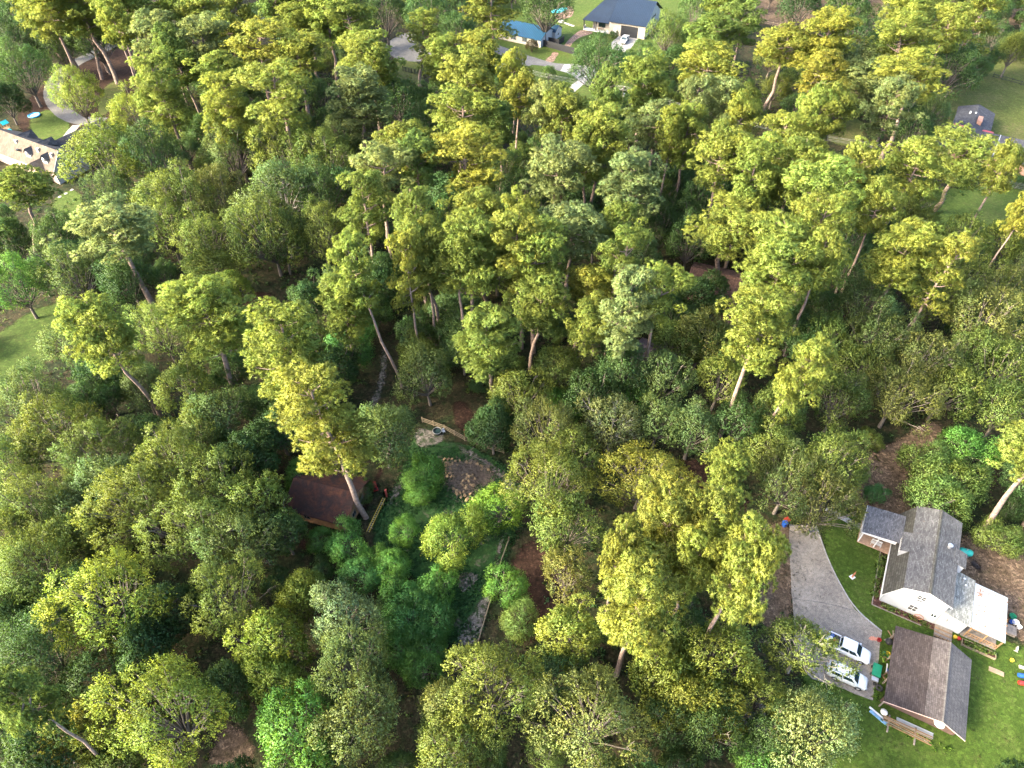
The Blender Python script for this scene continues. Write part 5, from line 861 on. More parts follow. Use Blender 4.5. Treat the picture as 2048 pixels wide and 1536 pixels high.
def pine_proto(seed, c0, nb, R_=4.2, H_=27.0, dens=1.0, keep=1.0, wob=0.5, top=0.3):
    global rng; rng = np.random.default_rng(seed); mb = MB()
    zs = np.linspace(0, H_ - 0.8, 9); off = np.cumsum(rng.normal(0, wob * 0.25, (9, 2)), 0); off -= off[0]
    axis = [np.array((off[i, 0], off[i, 1], z)) for i, z in enumerate(zs)]
    mb.tube(axis, [0.34 * (1 - 0.82 * z / H_) + 0.03 for z in zs], 9, cap=False)
    ax = lambda z: np.array([np.interp(z, zs, off[:, 0]), np.interp(z, zs, off[:, 1]), z])
    zc0 = H_ * c0; cl = []
    for i in range(nb):
        t = (i + 0.5) / nb
        if rng.random() > keep: continue
        z = zc0 + (H_ - 1.6 - zc0) * t; az = i * 2.399 + rng.normal(0, 0.5)
        prof = max(0.15, math.sin(math.pi * (0.17 + (1 - 0.17 - top * 0.5) * t))) ** 0.75
        Lb = R_ * prof * rng.uniform(0.58, 1.05); el = R(-4 + 46 * t + rng.normal(0, 9))
        d = np.array((math.cos(az) * math.cos(el), math.sin(az) * math.cos(el), math.sin(el))); a = ax(z); tip = a + d * Lb + UP * 0.12 * Lb
        limb(mb, a, tip, 0.06 + 0.028 * Lb * (1 - 0.6 * t), 0.02, sag=0.08 * Lb)
        sd_ = unit(np.cross(d, UP))
        for s in ((0.42, 0.7, 1.0) if Lb > 2.6 else (0.55, 1.0)):
            for k in range(2 if s > 0.6 and Lb > 2.2 else 1):
                c = a + (tip - a) * s + sd_ * rng.normal(0, 0.30 * Lb * s) + UP * rng.uniform(-0.1, 0.5)
                cl.append((c, rng.uniform(0.80, 1.28), d))
                if s < 1: limb(mb, a + (tip - a) * s * 0.8, c, 0.03, 0.012, n=4, seg=2)
    for k in range(5): cl.append((ax(H_ - 0.8) + np.array((*rng.normal(0, 0.7, 2), rng.uniform(-0.9, 0.3))), rng.uniform(0.7, 1.0), UP))
    C, Dr, Nm, var = [], [], [], []
    for c, rc, bd in cl:
        nt_ = int(25 * dens * (rc / 1.0) ** 1.7); o = unit(rng.normal(size=(nt_, 3)) + UP * 0.45 + bd * 0.15)
        cv = rng.uniform(0.25, 0.75); ch = rng.uniform(0.2, 0.8)
        for oo in o:
            p = c + oo * rc * np.array((1, 1, 0.72)) * rng.uniform(0.7, 1.05); dd = unit(oo + UP * 0.55 + bd * 0.15); kn = 26
            nd = unit(dd * 0.75 + unit(rng.normal(size=(kn, 3)))); tv = cv + rng.normal(0, 0.16); th = ch + rng.normal(0, 0.14)
            C.append(np.repeat(p[None], kn, 0) - nd * 0.05); Dr.append(nd); Nm.append(unit(oo * 0.75 + dd * 0.55 + nd * 0.28 + UP * 0.1))
            var.append(np.stack([tv + rng.normal(0, 0.08, kn), np.full(kn, th)], 1))
    C, Dr, Nm, var = map(np.concatenate, (C, Dr, Nm, var)); n = len(C)
    crown = leaf_mesh('pine_crown', C, Dr, Nm, rng.uniform(0.30, 0.50, n), rng.uniform(0.068, 0.105, n), var, M_NEEDLE, tri=True)
    return mb, crown, dict(R=R_, H=H_, zc=(zc0 + H_) / 2 / H_, half=(H_ - zc0) / 2)
def broad_proto(seed, R_=5.0, H_=12.0, base=0.26, nl=20, sp=80, leaf=0.24, slen=0.9, up=0.5, lob=(1.1, 1.9), k=10, bare=0.0, flat=1.0, name='oak_crown', wide=0.55):
    global rng; rng = np.random.default_rng(seed); mb = MB(); zb = H_ * base; zc = zb + (H_ - zb) * 0.42; vz = (H_ - zc)
    fork = np.array((rng.normal(0, .15), rng.normal(0, .15), max(0.5, zb * 0.9)))
    mb.tube([(0, 0, 0), tuple(fork * 0.5), tuple(fork)], [0.055 * R_ + 0.04, 0.045 * R_ + 0.03, 0.04 * R_ + 0.02], 8, cap=False)
    lobes = []; ph = rng.uniform(0, 6.28, 3)
    for i in range(nl):
        t = (i + 0.5) / nl; az = i * 2.399 + rng.normal(0, 0.35); el = math.asin(min(1, -0.25 + 1.25 * t)); rad = rng.uniform(0.56, 0.98) * (1 + 0.16 * math.sin(2 * az + ph[0]) + 0.12 * math.sin(3 * az + ph[1]))
        lr = rng.uniform(*lob) * R_ / 5; dv = np.array((math.cos(az) * math.cos(el), math.sin(az) * math.cos(el), math.sin(el)))
        c = np.array((0, 0, zc)) + dv * rad * np.array((R_, R_, vz if dv[2] > 0 else zc - zb)) * (1 - 0.5 * lr / R_); lobes.append((c, lr, dv))
        m1 = fork + (c - fork) * 0.55 + UP * rng.uniform(-0.2, 0.5); limb(mb, fork, m1, 0.022 * R_, 0.014 * R_, n=5); limb(mb, m1, c + dv * lr * (0.75 if bare else 0.15), 0.014 * R_, 0.006 * R_, n=4)
        for j in range(int(2 + 7 * bare)):
            e = c + unit(rng.normal(size=3) + dv * 1.0 + UP * 0.3) * lr * (1.0 if bare else 0.75); limb(mb, c - dv * lr * 0.4, e, 0.008 * R_ if not bare else 0.009 * R_, 0.003 * R_, n=3, seg=2)
    C, Dr, Nm, var = [], [], [], []
    for c, lr, dv in lobes:
        ns = int(1.25 * sp * (lr / (1.7 * R_ / 5)) ** 2 * rng.uniform(0.75, 1.15)); o = unit(rng.normal(size=(ns * 2, 3)) + dv * wide + UP * 0.25); o = o[(o @ dv) > -0.45][:ns]
        lv, lh = rng.uniform(0.3, 0.7), rng.uniform(0.05, 0.95)
        for oo in o:
            p = c + oo * lr * rng.uniform(0.72, 1.05) * np.array((1, 1, flat)); a = unit(oo * 0.9 + UP * up + rng.normal(0, 0.35, 3)); sl = slen * rng.uniform(0.6, 1.2) * R_ / 5
            s = np.linspace(0, 1, k) * sl; ld = unit(a * 0.5 + rng.normal(size=(k, 3)) * 0.8); sv, sh = lv + rng.normal(0, 0.14), lh + rng.normal(0, 0.15)
            C.append(p + a * s[:, None] + rng.normal(0, 0.07, (k, 3))); Dr.append(ld); Nm.append(unit(oo * 1.0 + dv * 0.3 + a * 0.3 + ld * 0.22 + rng.normal(0, 0.1, (k, 3)) + UP * 0.15)); var.append(np.stack([sv + 0.14 * np.linspace(-1, 1, k) + rng.normal(0, 0.1, k), np.full(k, sh) + rng.normal(0, 0.1, k)], 1))
    C, Dr, Nm, var = map(np.concatenate, (C, Dr, Nm, var)); n = len(C)
    crown = leaf_mesh(name, C, Dr, Nm, rng.uniform(0.75, 1.25, n) * leaf * R_ / 5, rng.uniform(0.75, 1.25, n) * leaf * 0.55 * R_ / 5, var, M_LEAF)
    return mb, crown, dict(R=R_ * 0.97, H=H_, zc=(zb + H_) / 2 / H_, half=(H_ - zb) / 2)
def mesh_of(mb, name, m):
    o = mb.build(name, m, smooth=True); me = o.data; bpy.data.objects.remove(o); return me
def bank(fn, specs, bark, tname):
    out = []
    for kw in specs:
        mb, crown, d = fn(**kw); d['trunk'] = mesh_of(mb, tname, bark); d['crown'] = crown; out.append(d)
    return out
BANK = {
    'P': bank(pine_proto, [dict(seed=1, c0=0.58, nb=34, keep=0.9), dict(seed=2, c0=0.63, nb=30, wob=1.2, keep=0.9), dict(seed=3, c0=0.54, nb=36, wob=0.8, keep=0.88), dict(seed=12, c0=0.61, nb=30, wob=1.0, keep=0.82), dict(seed=13, c0=0.66, nb=26, wob=1.2, keep=0.9, top=0.15)], M_BARKP, 'pine_trunk'),
    'L': bank(pine_proto, [dict(seed=4, c0=0.36, nb=52, keep=0.85), dict(seed=5, c0=0.40, nb=48, wob=1.0, keep=0.85), dict(seed=15, c0=0.46, nb=42, keep=0.85)], M_BARKP, 'pine_trunk'),
    'S': bank(pine_proto, [dict(seed=6, c0=0.42, nb=30, keep=0.78, wob=0.9), dict(seed=7, c0=0.50, nb=28, keep=0.82, wob=1.0)], M_BARKP, 'pine_trunk'),
    'O': bank(broad_proto, [dict(seed=21, up=0.8, slen=1.0), dict(seed=22, nl=24, lob=(1.1, 1.8), sp=76, up=0.7), dict(seed=23, nl=17, lob=(1.5, 2.3), up=0.9, slen=1.1), dict(seed=24, nl=26, lob=(1.0, 1.7), up=0.6)], M_BARKO, 'oak_trunk'),
    'B': bank(broad_proto, [dict(seed=31, nl=24, lob=(1.1, 1.7), sp=85, up=0.25, slen=0.6, leaf=0.25, base=0.18), dict(seed=32, nl=20, lob=(1.4, 2.0), sp=95, up=0.3, slen=0.6, leaf=0.26, base=0.16), dict(seed=33, nl=28, lob=(1.0, 1.6), sp=90, up=0.2, slen=0.5, leaf=0.26, base=0.2)], M_BARKO, 'oak_trunk'),
    'H': bank(broad_proto, [dict(seed=71, R_=7.5, H_=16.0, nl=34, sp=125, leaf=0.165, slen=0.62, up=0.7, lob=(0.85, 1.45), base=0.22), dict(seed=72, R_=7.5, H_=15.0, nl=38, sp=120, leaf=0.17, slen=0.5, up=0.35, lob=(0.8, 1.4), base=0.2), dict(seed=73, R_=7.5, H_=15.5, nl=32, sp=130, leaf=0.165, slen=0.55, up=0.5, lob=(0.9, 1.5), base=0.2)], M_BARKO, 'oak_trunk'),
    'D': bank(broad_proto, [dict(seed=41, nl=19, sp=68, bare=0.45, up=0.5), dict(seed=42, nl=22, sp=62, bare=0.5, up=0.6, lob=(1.2, 1.9))], M_BARKG, 'oak_trunk'),
    'F': bank(broad_proto, [dict(seed=51, nl=20, sp=70, up=0.55, slen=1.6, k=16, leaf=0.19, lob=(1.2, 1.9), base=0.2)], M_BARKO, 'oak_trunk'),
    'G': bank(broad_proto, [dict(seed=61, R_=2.4, H_=4.0, base=0.06, nl=13, sp=105, leaf=0.25, slen=1.0, k=10, up=0.7, lob=(1.3, 2.1), name='shrub_crown'), dict(seed=62, R_=2.4, H_=4.4, base=0.06, nl=15, sp=100, leaf=0.26, slen=1.2, k=10, up=0.9, lob=(1.2, 1.9), name='shrub_crown'), dict(seed=63, R_=2.4, H_=3.6, base=0.05, nl=16, sp=100, leaf=0.25, slen=0.9, up=0.4, lob=(1.1, 1.9), name='shrub_crown')], M_BARKO, 'shrub_stem'),
}
TINT = {'l': (0.212, 0.268, 0.054), 'y': (0.250, 0.282, 0.054), 'p': (0.218, 0.268, 0.096), 'g': (0.158, 0.228, 0.054), 'o': (0.138, 0.186, 0.042), 'e': (0.114, 0.170, 0.056), 'd': (0.054, 0.102, 0.030), 'c': (0.076, 0.136, 0.040),
        'Y': (0.185, 0.240, 0.040), 'm': (0.185, 0.208, 0.036), 'G': (0.108, 0.235, 0.046), 'T': (0.088, 0.220, 0.058), 'n': (0.034, 0.096, 0.026), 'X': (0.145, 0.240, 0.030), 'k': (0.160, 0.182, 0.050), 'w': (0.148, 0.192, 0.078), 'b': (0.075, 0.062, 0.036)}
TNAME = {'l': 'lime green', 'y': 'yellow-green', 'p': 'pale green', 'g': 'mid green', 'o': 'olive', 'e': 'grey-green', 'd': 'dark green', 'c': 'deep green', 'Y': 'bright yellow-green', 'm': 'mustard yellow', 'G': 'bright green', 'T': 'teal green', 'X': 'vivid lime', 'n': 'deep green', 'k': 'tan olive', 'w': 'pale silvery', 'b': 'brownish'}
LAND = [('rusty-roofed cabin', (-28, 58)), ('white gable house', (54, 48)), ('parked trucks', (41, 33)), ('blue-roofed cottage', (5, 244)), ('big blue-roofed house', (36, 262)), ('brown L-shaped roof', (42, 105)), ('tan-roofed house', (-118, 160)), ('red house', (124, 172)), ('brush pile', (-8, 56)), ('eastern utility pole', (85, 152)), ('green lawn strip', (-88, 96)), ('curved drive', (-112, 205)), ('clearing fence', (-2, 48)), ('gravel lane', (-24, 85)), ('grass island', (12, 205)), ('bare soil clearing', (60, 68)), ('long grey roof', (78, 158)), ('glimpsed oak shed roof', (-82, 138)), ('straw hollow', (-55, 102)), ('grey dirt patch', (28, 22)), ('brown gap of soil', (-33, 19)), ('dark road fence', (-32, 235))]
FORM = {'P': 'tall pine with round tufted crown', 'L': 'tall pine with long tufted crown', 'S': 'tall pine with sparse open crown', 'O': 'oak tree with feathery crown', 'B': 'dense broadleaf tree', 'D': 'oak tree with bare pale twigs', 'F': 'tree with drooping feathery sprays', 'G': 'leafy shrub'}
CAT = {'P': 'pine tree', 'L': 'pine tree', 'S': 'pine tree', 'G': 'shrub'}; NAME = {'P': 'pine_tree', 'L': 'pine_tree', 'S': 'pine_tree', 'G': 'shrub', 'O': 'oak_tree', 'D': 'oak_tree'}
GROUP = {'P': 'tall pines of the wood', 'L': 'tall pines of the wood', 'S': 'tall pines of the wood', 'G': 'shrubs of the clearings and understorey'}
PLACED = []; ROOTS = []; USED = {}
def label_for(kind, tint, P):
    d = sorted((math.hypot(P[0] - x, P[1] - y), n) for n, (x, y) in LAND); f = FORM[kind]
    near = 'close to the ' + d[0][1] if d[0][0] < 16 else 'between the %s and the %s' % (d[0][1], d[1][1])
    ws = ('%s %s %s' % (TNAME[tint], f, near)).split()
    if len(ws) > 16: ws = ('%s %s between %s and %s' % (TNAME[tint], f.replace(' with round tufted crown', ', round').replace(' with long tufted crown', ', long-crowned').replace(' with sparse open crown', ', sparse').replace(' with feathery crown', ', feathery').replace(' with bare pale twigs', ', twiggy').replace(' with drooping feathery sprays', ', drooping'), d[0][1], d[1][1])).split()
    return ' '.join(ws[:16])
def plant(kind, tint, P, Rr, Ht, label=None, rz=None, var=None, young=False):
    bk = BANK['H' if kind in 'OB' and Rr > 4.9 else kind]; i = USED.get(kind, 0); USED[kind] = i + 1; d = bk[(i * 7 + i // len(bk)) % len(bk) if var is None else var]
    t = bpy.data.objects.new('young_tree' if young else NAME.get(kind, 'broadleaf_tree'), None); COL.objects.link(t); t.location = (P[0], P[1], 0); t.rotation_euler = (random.uniform(-.05, .05), random.uniform(-.05, .05), random.uniform(0, 6.28) if rz is None else rz)
    sx = Rr / d['R']; ec = random.uniform(.86, 1.16); t.scale = (sx * ec, sx / ec, Ht / d['H']); t.empty_display_size = 0.3
    for nm, me in (('stem' if kind == 'G' else 'trunk', d['trunk']), ('crown', d['crown'])):
        o = bpy.data.objects.new(nm, me); COL.objects.link(o); o.parent = t
        if nm == 'crown':
            j = random.gauss(1, 0.09); h = random.gauss(0, 0.05); c = TINT[tint]; o.color = (c[0] * j * (1 + h), c[1] * j, c[2] * j * (1 - h), 1)
    tag(t, label or (label_for(kind, tint, P).replace('oak tree', 'young oak').replace('dense broadleaf tree', 'dense young tree') if young else label_for(kind, tint, P)), CAT.get(kind, 'tree'), 'young trees of the understorey' if young else 'oak trees of the wood' if kind in 'OD' else GROUP.get(kind, 'broadleaf trees of the wood')); PLACED.append((P[0], P[1], Rr, Ht, kind)); ROOTS.append((Rr, t)); return t
def from_px(kind, tint, px, py, w, h, Ht=None, label=None, var=None):
    """crown outline w x h pixels centred on (px, py); the height comes from the kind of tree, so the ray fixes the place"""
    if Ht is None: Ht = {'P': 27, 'L': 27, 'S': 27.5}.get(kind, 0) + random.uniform(-2.5, 2.5)
    zc = 19.5 if kind in 'PLS' else 7.0
    for _ in range(4):
        P = gp(px, py, zc); _, _, dep = proj(P); Rr = w * dep / F_PX / 2 * (1.03 if kind in 'PLS' else 1.14)
        if kind in 'PLS':
            Rr = max(2.6, min(7.0, Rr)); zc = Ht * BANK[kind][0]['zc']
        elif kind == 'G':
            Rr = max(0.7, min(6.0, Rr)); Ht = Rr * 1.75; zc = Ht * 0.52
        else:
            Rr = max(1.8, min(9.0, Rr)); Ht = min(18, 4.2 + Rr * 1.75); zc = Ht * 0.62
    return plant(kind, tint, P, Rr, Ht, label, var=var)
LEAN = """
P l 805 775 697 540 84|P l 1440 872 1512 662 122|L y 1500 895 1597 766 98|P y 328 845 212 662 124|P p 310 627 232 464 150|L y 732 1036 645 845 148|P l 1060 750 1073 606 114|L l 988 806 978 690 118|S y 1142 753 1196 662 96|P l 72 502 32 378 108|P y 878 702 861 522 88|P y 1428 562 1462 458 138|S l 1575 645 1670 602 94|L y 384 338 320 190 100|L l 708 752 694 622 112|S l 839 172 840 66 84|S p 1678 246 1724 156 118|P y 1150 705 1176 572 86|P y 1865 425 1920 346 128|P l 1430 1026 1457 938 96 15|P y 217 144 172 25 90|P l 160 146 112 25 95
"""
T = """
P y 100 20 105 95|P l 175 22 95 90|P y 140 8 85 80|S l 72 0 90 90|P y 260 28 92 90|P l 308 15 100 90|P p 308 85 95 110|P l 365 30 75 70|P y 410 38 78 66|P l 478 28 72 62|P l 451 66 70 66|P p 396 98 110 90|P l 437 150 95 120|L y 452 222 85 110
P l 376 140 80 84|P y 520 92 112 108|P y 592 118 118 124|P y 556 190 135 110|P l 600 52 84 76|P l 650 30 92 76|P g 535 18 76 62|P y 610 10 80 56|P l 215 20 75 80|P g 340 110 60 80
P l 697 45 92 84|P y 738 122 122 122|L p 714 215 110 150|P l 888 116 92 92|P y 954 112 86 80|P y 943 168 112 92|P y 1025 146 64 72|P y 1029 200 64 82|P l 916 238 112 112|S y 990 38 125 125|P g 1005 252 82 80|P p 1090 226 78 82
P y 1133 242 100 96|P y 1190 278 100 96|P g 1217 192 58 100|P l 1292 174 102 88|P p 1297 258 112 126|P l 805 296 92 110|P p 762 348 104 92|P g 832 332 84 112|P y 943 322 126 122|P p 1108 338 118 122|P l 1172 305 80 100|L p 1268 395 112 130
P l 1245 468 84 86|P y 970 432 116 112|S g 728 432 86 96|P l 834 448 98 92|P p 1135 462 122 112|P l 1050 452 74 84|P l 1340 268 60 84|P l 862 498 110 74|P l 930 505 120 92|P y 1046 494 112 92
P g 1410 74 112 112|P l 1445 18 84 74|P g 1482 50 74 86|P y 1415 152 122 112|P p 1385 216 66 80|P p 1447 216 66 76|P l 1376 268 78 92|P y 1555 95 132 112|P y 1650 80 112 122|P y 1640 152 92 92|P y 1825 36 108 84|P y 1805 88 130 92
S y 1945 40 114 112|P y 1890 56 66 80|P y 1826 166 112 128|P p 1782 216 94 84|P y 1642 246 74 96|P l 1610 225 70 90|P y 1680 232 70 90|P l 1600 312 60 70|P y 1490 246 64 84|P y 1560 282 88 74|P y 1450 318 98 112|P l 1502 352 84 84|P l 1580 346 102 102|P y 1707 352 68 80|P y 1806 326 114 114
P y 1997 342 74 96|P l 1652 400 124 86|P y 1755 426 78 94|P y 1632 472 112 106|P l 1567 508 112 96|P y 1798 510 124 110|S y 1880 535 76 104|P y 2034 432 60 96
P l 1560 548 142 132|P y 1645 522 94 104|
S y 817 562 74 132|P l 923 556 98 112|L p 1265 626 88 162|P l 1326 592 98 142|P l 1073 516 122 84|P g 1237 522 84 80
L l 417 655 146 226|L l 565 702 138 172|
P y 1345 1050 150 120|P l 1385 1120 110 100|P y 1412 1075 130 120|P y 1460 1165 150 140|P g 28 1405 92 110
O Y 150 188 88 100|B d 118 100 66 56|B d 60 34 90 84|B d 192 78 84 50|B c 245 60 60 50|P l 232 62 66 80|B d 15 40 70 70|O Y 205 312 140 112|O Y 268 224 82 70|B d 305 312 110 108|B d 25 92 88 110|B c 45 140 92 90|B d 5 195 60 120|O e 460 302 100 84|O o 565 290 122 96|O o 650 318 110 80|O o 362 396 128 92|O k 437 392 104 84|D e 563 382 124 94|O o 535 460 140 108|B d 650 375 105 84
O o 640 462 100 80|B e 225 388 90 70|B d 110 472 84 100|B d 140 515 70 60|O o 330 450 108 84|O o 410 480 108 84|B c 20 480 80 70|O e 142 548 108 100|B G 28 566 104 110|B Y 463 575 64 100|B g 320 660 98 98|O d 255 560 84 80|O e 150 692 88 90
O d 200 772 92 84|O e 60 802 128 100|O o 112 868 140 118|O o 195 905 120 108|O o 38 925 104 100|O o 62 1010 130 104|O e 150 1010 90 80|O o 20 1072 96 80|B o 150 1075 96 84|O e 232 965 110 104|B d 205 800 80 70|O e 282 778 72 64|O o 372 772 100 110|O e 440 832 110 100|O o 385 872 108 80|B d 500 900 100 84|O c 555 800 70 80
B o 275 1000 160 128|B o 345 942 150 122|B o 432 962 150 130|B g 500 1002 120 120|B o 392 1052 160 120|B e 470 1090 130 110|B Y 218 1198 192 200|F o 66 1132 132 120|B d 20 1205 90 80|O o 455 1192 142 138|B Y 605 1182 82 82|B Y 545 1282 122 128|B Y 550 1362 100 90|B Y 335 1430 210 196|B m 175 1452 120 148
F d 86 1302 150 128|B d 92 1485 140 100|B d 325 1222 110 80|B c 450 1372 94 90|B G 590 1458 150 138|O w 690 1236 122 150|O e 712 1342 160 150|O k 715 1432 150 120|B d 290 1290 110 70|B c 565 1060 90 80
O e 853 748 100 130|O e 766 872 110 140|O o 1035 792 92 84|B c 985 852 90 80|O k 1095 862 122 112|O o 1142 905 120 112|O o 1100 962 150 110|B m 1287 948 138 140|O o 1114 738 82 90|D w 1225 852 112 92|O c 1250 742 94 80|O e 1326 762 92 86|O e 1318 842 92 90|B d 1180 790 94 84
O o 1135 1052 120 100|O k 1130 1155 92 84|B y 1138 1266 122 138|O o 985 1392 180 168|O k 905 1420 110 90|B o 892 1502 132 92|O k 1188 1442 200 188|B m 1332 1342 132 122|B m 1432 1312 140 130|B m 1392 1402 130 84|O d 1335 1442 100 90|O d 1425 1452 112 100
D o 1608 1300 116 112|O p 1622 1475 140 130|O d 1555 1470 100 90|O o 1520 1400 84 80|O k 1580 962 130 120|O o 1660 932 130 112|O k 1648 1002 124 78|O e 1760 690 130 100|O k 1842 722 130 128|O k 1800 785 120 84|O o 1722 742 92 84|O o 1680 802 100 90|O k 1970 642 130 118
O o 2002 742 112 100|O o 2012 822 100 90|O o 1955 705 96 90|O o 1932 560 110 96|O k 2002 582 100 90|O o 1862 602 96 84|O e 1730 612 110 90|O o 1662 692 100 96|B d 1612 690 84 80|B c 1405 588 84 70|O k 1400 682 98 78|O o 1452 692 80 70|O o 1352 682 76 70|O e 1385 862 94 110|O d 1482 842 96 80|O o 1440 762 90 84
O o 1895 780 96 100|O o 1545 830 90 90|O o 1555 905 96 84
B d 770 25 84 90|B d 860 32 84 90|B d 912 62 76 80|B d 1092 18 112 62|O c 1200 134 106 80|O c 1288 124 70 66|O o 1335 66 66 104|B d 802 212 100 80|B d 852 262 94 84|B c 1130 203 52 44|O d 1602 14 74 66|O d 1702 30 80 70|O d 1712 72 72 62|O c 1902 132 118 88
O e 1862 232 72 80|B d 1832 262 74 70|O o 2028 102 56 120|B d 1402 402 84 80|B d 1382 472 110 92|O o 1822 422 84 74|B m 2012 482 72 60|O o 1932 482 94 70|B d 612 602 84 70|B d 562 482 90 70|B d 760 560 84 110|B d 1042 392 84 80|B d 892 382 74 90|B d 1322 452 90 90|O d 1542 412 84 70|O d 1702 472 84 80|O c 1392 20 70 90|B c 745 620 60 70
G G 697 1090 76 90|G T 725 1152 70 80|G G 785 1162 72 76|G G 791 1130 62 56|G G 875 1176 72 86|G T 800 1205 74 66|G T 842 1190 66 60|G T 822 1245 84 74|G T 872 1238 70 64|G G 790 1268 60 60|G G 808 1300 72 70|G T 850 1290 76 70|G G 842 1340 74 60|G c 770 1225 50 56|G G 745 1120 50 56|G G 808 1062 56 52|G Y 905 1082 106 100|G X 998 1016 96 112|G G 850 950 74 90|G G 842 985 56 50|G G 1015 1172 78 88|G g 1040 1242 72 66|G T 1752 990 40 44|G g 1850 930 92 74|G g 1902 962 100 80|G G 1932 902 90 70|G g 1872 1005 100 60
G g 1992 1072 74 84|G G 1515 1512 90 70|G G 1125 812 70 44|G G 640 1082 50 50|G c 730 985 40 50|G T 705 690 90 80|G G 1270 800 70 40|G c 470 640 50 60|G G 600 955 60 80|G c 980 1490 60 50|G g 1095 1510 70 60|G d 1062 205 26 20|G b 487 0 10 10|G g 1098 147 26 14|G b 1065 92 22 20|G c 1227 70 14 12|G T 2044 470 30 30
"""
for ent in T.replace('\n', '|').split('|'):
    a = ent.split()
    if len(a) != 6 or a[1] == 'b' and a[2] == '487': continue
    from_px(a[0], a[1], *map(float, a[2:]))
def leaning(kind, tint, base, crown, w, hmin=20.0, hmax=30.0, Ht=None):
    B0 = gp(*base); zf = BANK[kind][0]['zc']; best = None
    for h in ([Ht] if Ht else np.arange(hmin, hmax, 0.5)):
        Cc = gp(*crown, h * zf); t_ = np.linalg.norm((Cc - B0)[:2]) / (h * zf)
        if best is None or t_ < best[0]: best = (t_, h, Cc)
    t_, h, Cc = best; Rr = max(2.0, w * proj(Cc)[2] / F_PX / 2 * 0.98); o = plant(kind, tint, B0, Rr, h)
    d = (Cc - B0)[:2]; a = min(math.atan(t_), R(14)); ax_ = Vector((-d[1], d[0], 0)).normalized() if np.linalg.norm(d) > 1e-6 else Vector((1, 0, 0))
    o.rotation_mode = 'QUATERNION'; o.rotation_quaternion = Matrix.Rotation(a, 3, ax_).to_quaternion() @ Matrix.Rotation(random.uniform(0, 6.28), 3, 'Z').to_quaternion(); return o
for e in LEAN.replace('\n', '|').split('|'):
    e = e.split()
    if len(e) >= 7: leaning(e[0], e[1], (float(e[2]), float(e[3])), (float(e[4]), float(e[5])), float(e[6]), Ht=float(e[7]) if len(e) > 7 else None)
# two pines in front, drawn up close
from_px('L', 'y', 1268, 1225, 155, 215, Ht=26); from_px('P', 'y', 1236, 1100, 92, 92, Ht=26)
p_ = gp(1958, 1072); plant('P', 'y', p_, 4.6, 24); p_ = gp(2048, 1050); plant('S', 'y', p_, 4.4, 22)

# ------------------------------------------------------------------ understorey that closes the wood between the named trees
CLEAR = [[(225, 700), (245, 690), (338, 845), (318, 855)], [(258, 520), (275, 515), (318, 625), (300, 632)], [(735, 605), (748, 600), (815, 775), (798, 785)], [(1490, 710), (1508, 700), (1448, 878), (1428, 870)], [(1052, 650), (1072, 650), (1070, 755), (1050, 755)], [(18, 405), (38, 400), (80, 502), (60, 508)], [(1140, 690), (1165, 690), (1150, 760), (1130, 758)], [(870, 610), (884, 610), (886, 705), (868, 705)], [(20, 200), (90, 165), (190, 95), (290, 80), (300, 150), (240, 230), (200, 260), (150, 330), (140, 400), (95, 430), (0, 330), (0, 260)], [(0, 660), (60, 605), (140, 590), (140, 650), (105, 700), (95, 745), (0, 800)],
         [(560, 925), (745, 925), (800, 960), (815, 830), (890, 780), (955, 790), (975, 880), (1055, 960), (1050, 1050), (1010, 1130), (965, 1300), (900, 1310), (890, 1250), (780, 1050), (740, 1070), (570, 1050)],
         [(1500, 1060), (1650, 1000), (1740, 1060), (1730, 1000), (1800, 860), (1890, 840), (1880, 900), (1830, 960), (1920, 1010), (2070, 1060), (2070, 1560), (1700, 1560), (1640, 1390), (1570, 1230)],
         [(970, 120), (1010, 40), (1100, -30), (1400, -30), (1330, 60), (1290, 120), (1240, 180), (1110, 215), (1040, 180)], [(770, 70), (835, 60), (855, 160), (790, 150)], [(1890, 200), (2070, 130), (2070, 320), (1980, 315), (1890, 270)],
         [(1365, 525), (1430, 535), (1520, 610), (1480, 640), (1430, 600), (1365, 560)], [(1280, 690), (1320, 640), (1335, 720), (1290, 725)], [(1840, 400), (2050, 380), (2050, 470), (1900, 460)], [(1465, 1380), (1545, 1380), (1550, 1480), (1480, 1490)], [(430, 1440), (510, 1440), (520, 1540), (430, 1540)],
         [(488, 580), (560, 580), (565, 615), (500, 640)], [(735, 730), (785, 700), (780, 800), (740, 820)], [(1000, 1110), (1060, 1060), (1100, 1120), (1060, 1290), (980, 1290)], [(1650, 230), (1735, 240), (1735, 300), (1650, 300)], [(1495, 20), (1620, 20), (1640, 62), (1500, 62)], [(1595, 270), (1640, 260), (1640, 330), (1600, 330)]]
def inside(x, y, poly):
    r = False; j = len(poly) - 1
    for i in range(len(poly)):
        (xi, yi), (xj, yj) = poly[i], poly[j]
        if (yi > y) != (yj > y) and x < (xj - xi) * (y - yi) / (yj - yi) + xi: r = not r
        j = i
    return r
BLD = [(50, 43, 18), (44, 29, 10), (-28, 58, 6.5), (-118, 160, 16), (36, 262, 16), (5, 244, 11), (124, 172, 15), (42, 106, 9)]
def clear_at(P, Rr, Ht):
    for dx, dz in ((0, 0.02), (0, 0.6), (0, 1.0), (-0.9, 0.6), (0.9, 0.6), (0, 0.25)):
        x, y, _ = proj((P[0] + dx * Rr, P[1], dz * Ht))
        if any(inside(x, y, c) for c in CLEAR): return False
    return True
random.seed(23); n_fill = 0
cand = []
y = 8.0
while y < 330:
    half = 30 + 0.80 * (y + 60); x = -half
    st = 5.6 if y < 150 else 7.0
    while x < half:
        cand.append((x + random.uniform(-2.2, 2.2), y + random.uniform(-2.2, 2.2))); x += st
    y += st
random.shuffle(cand)
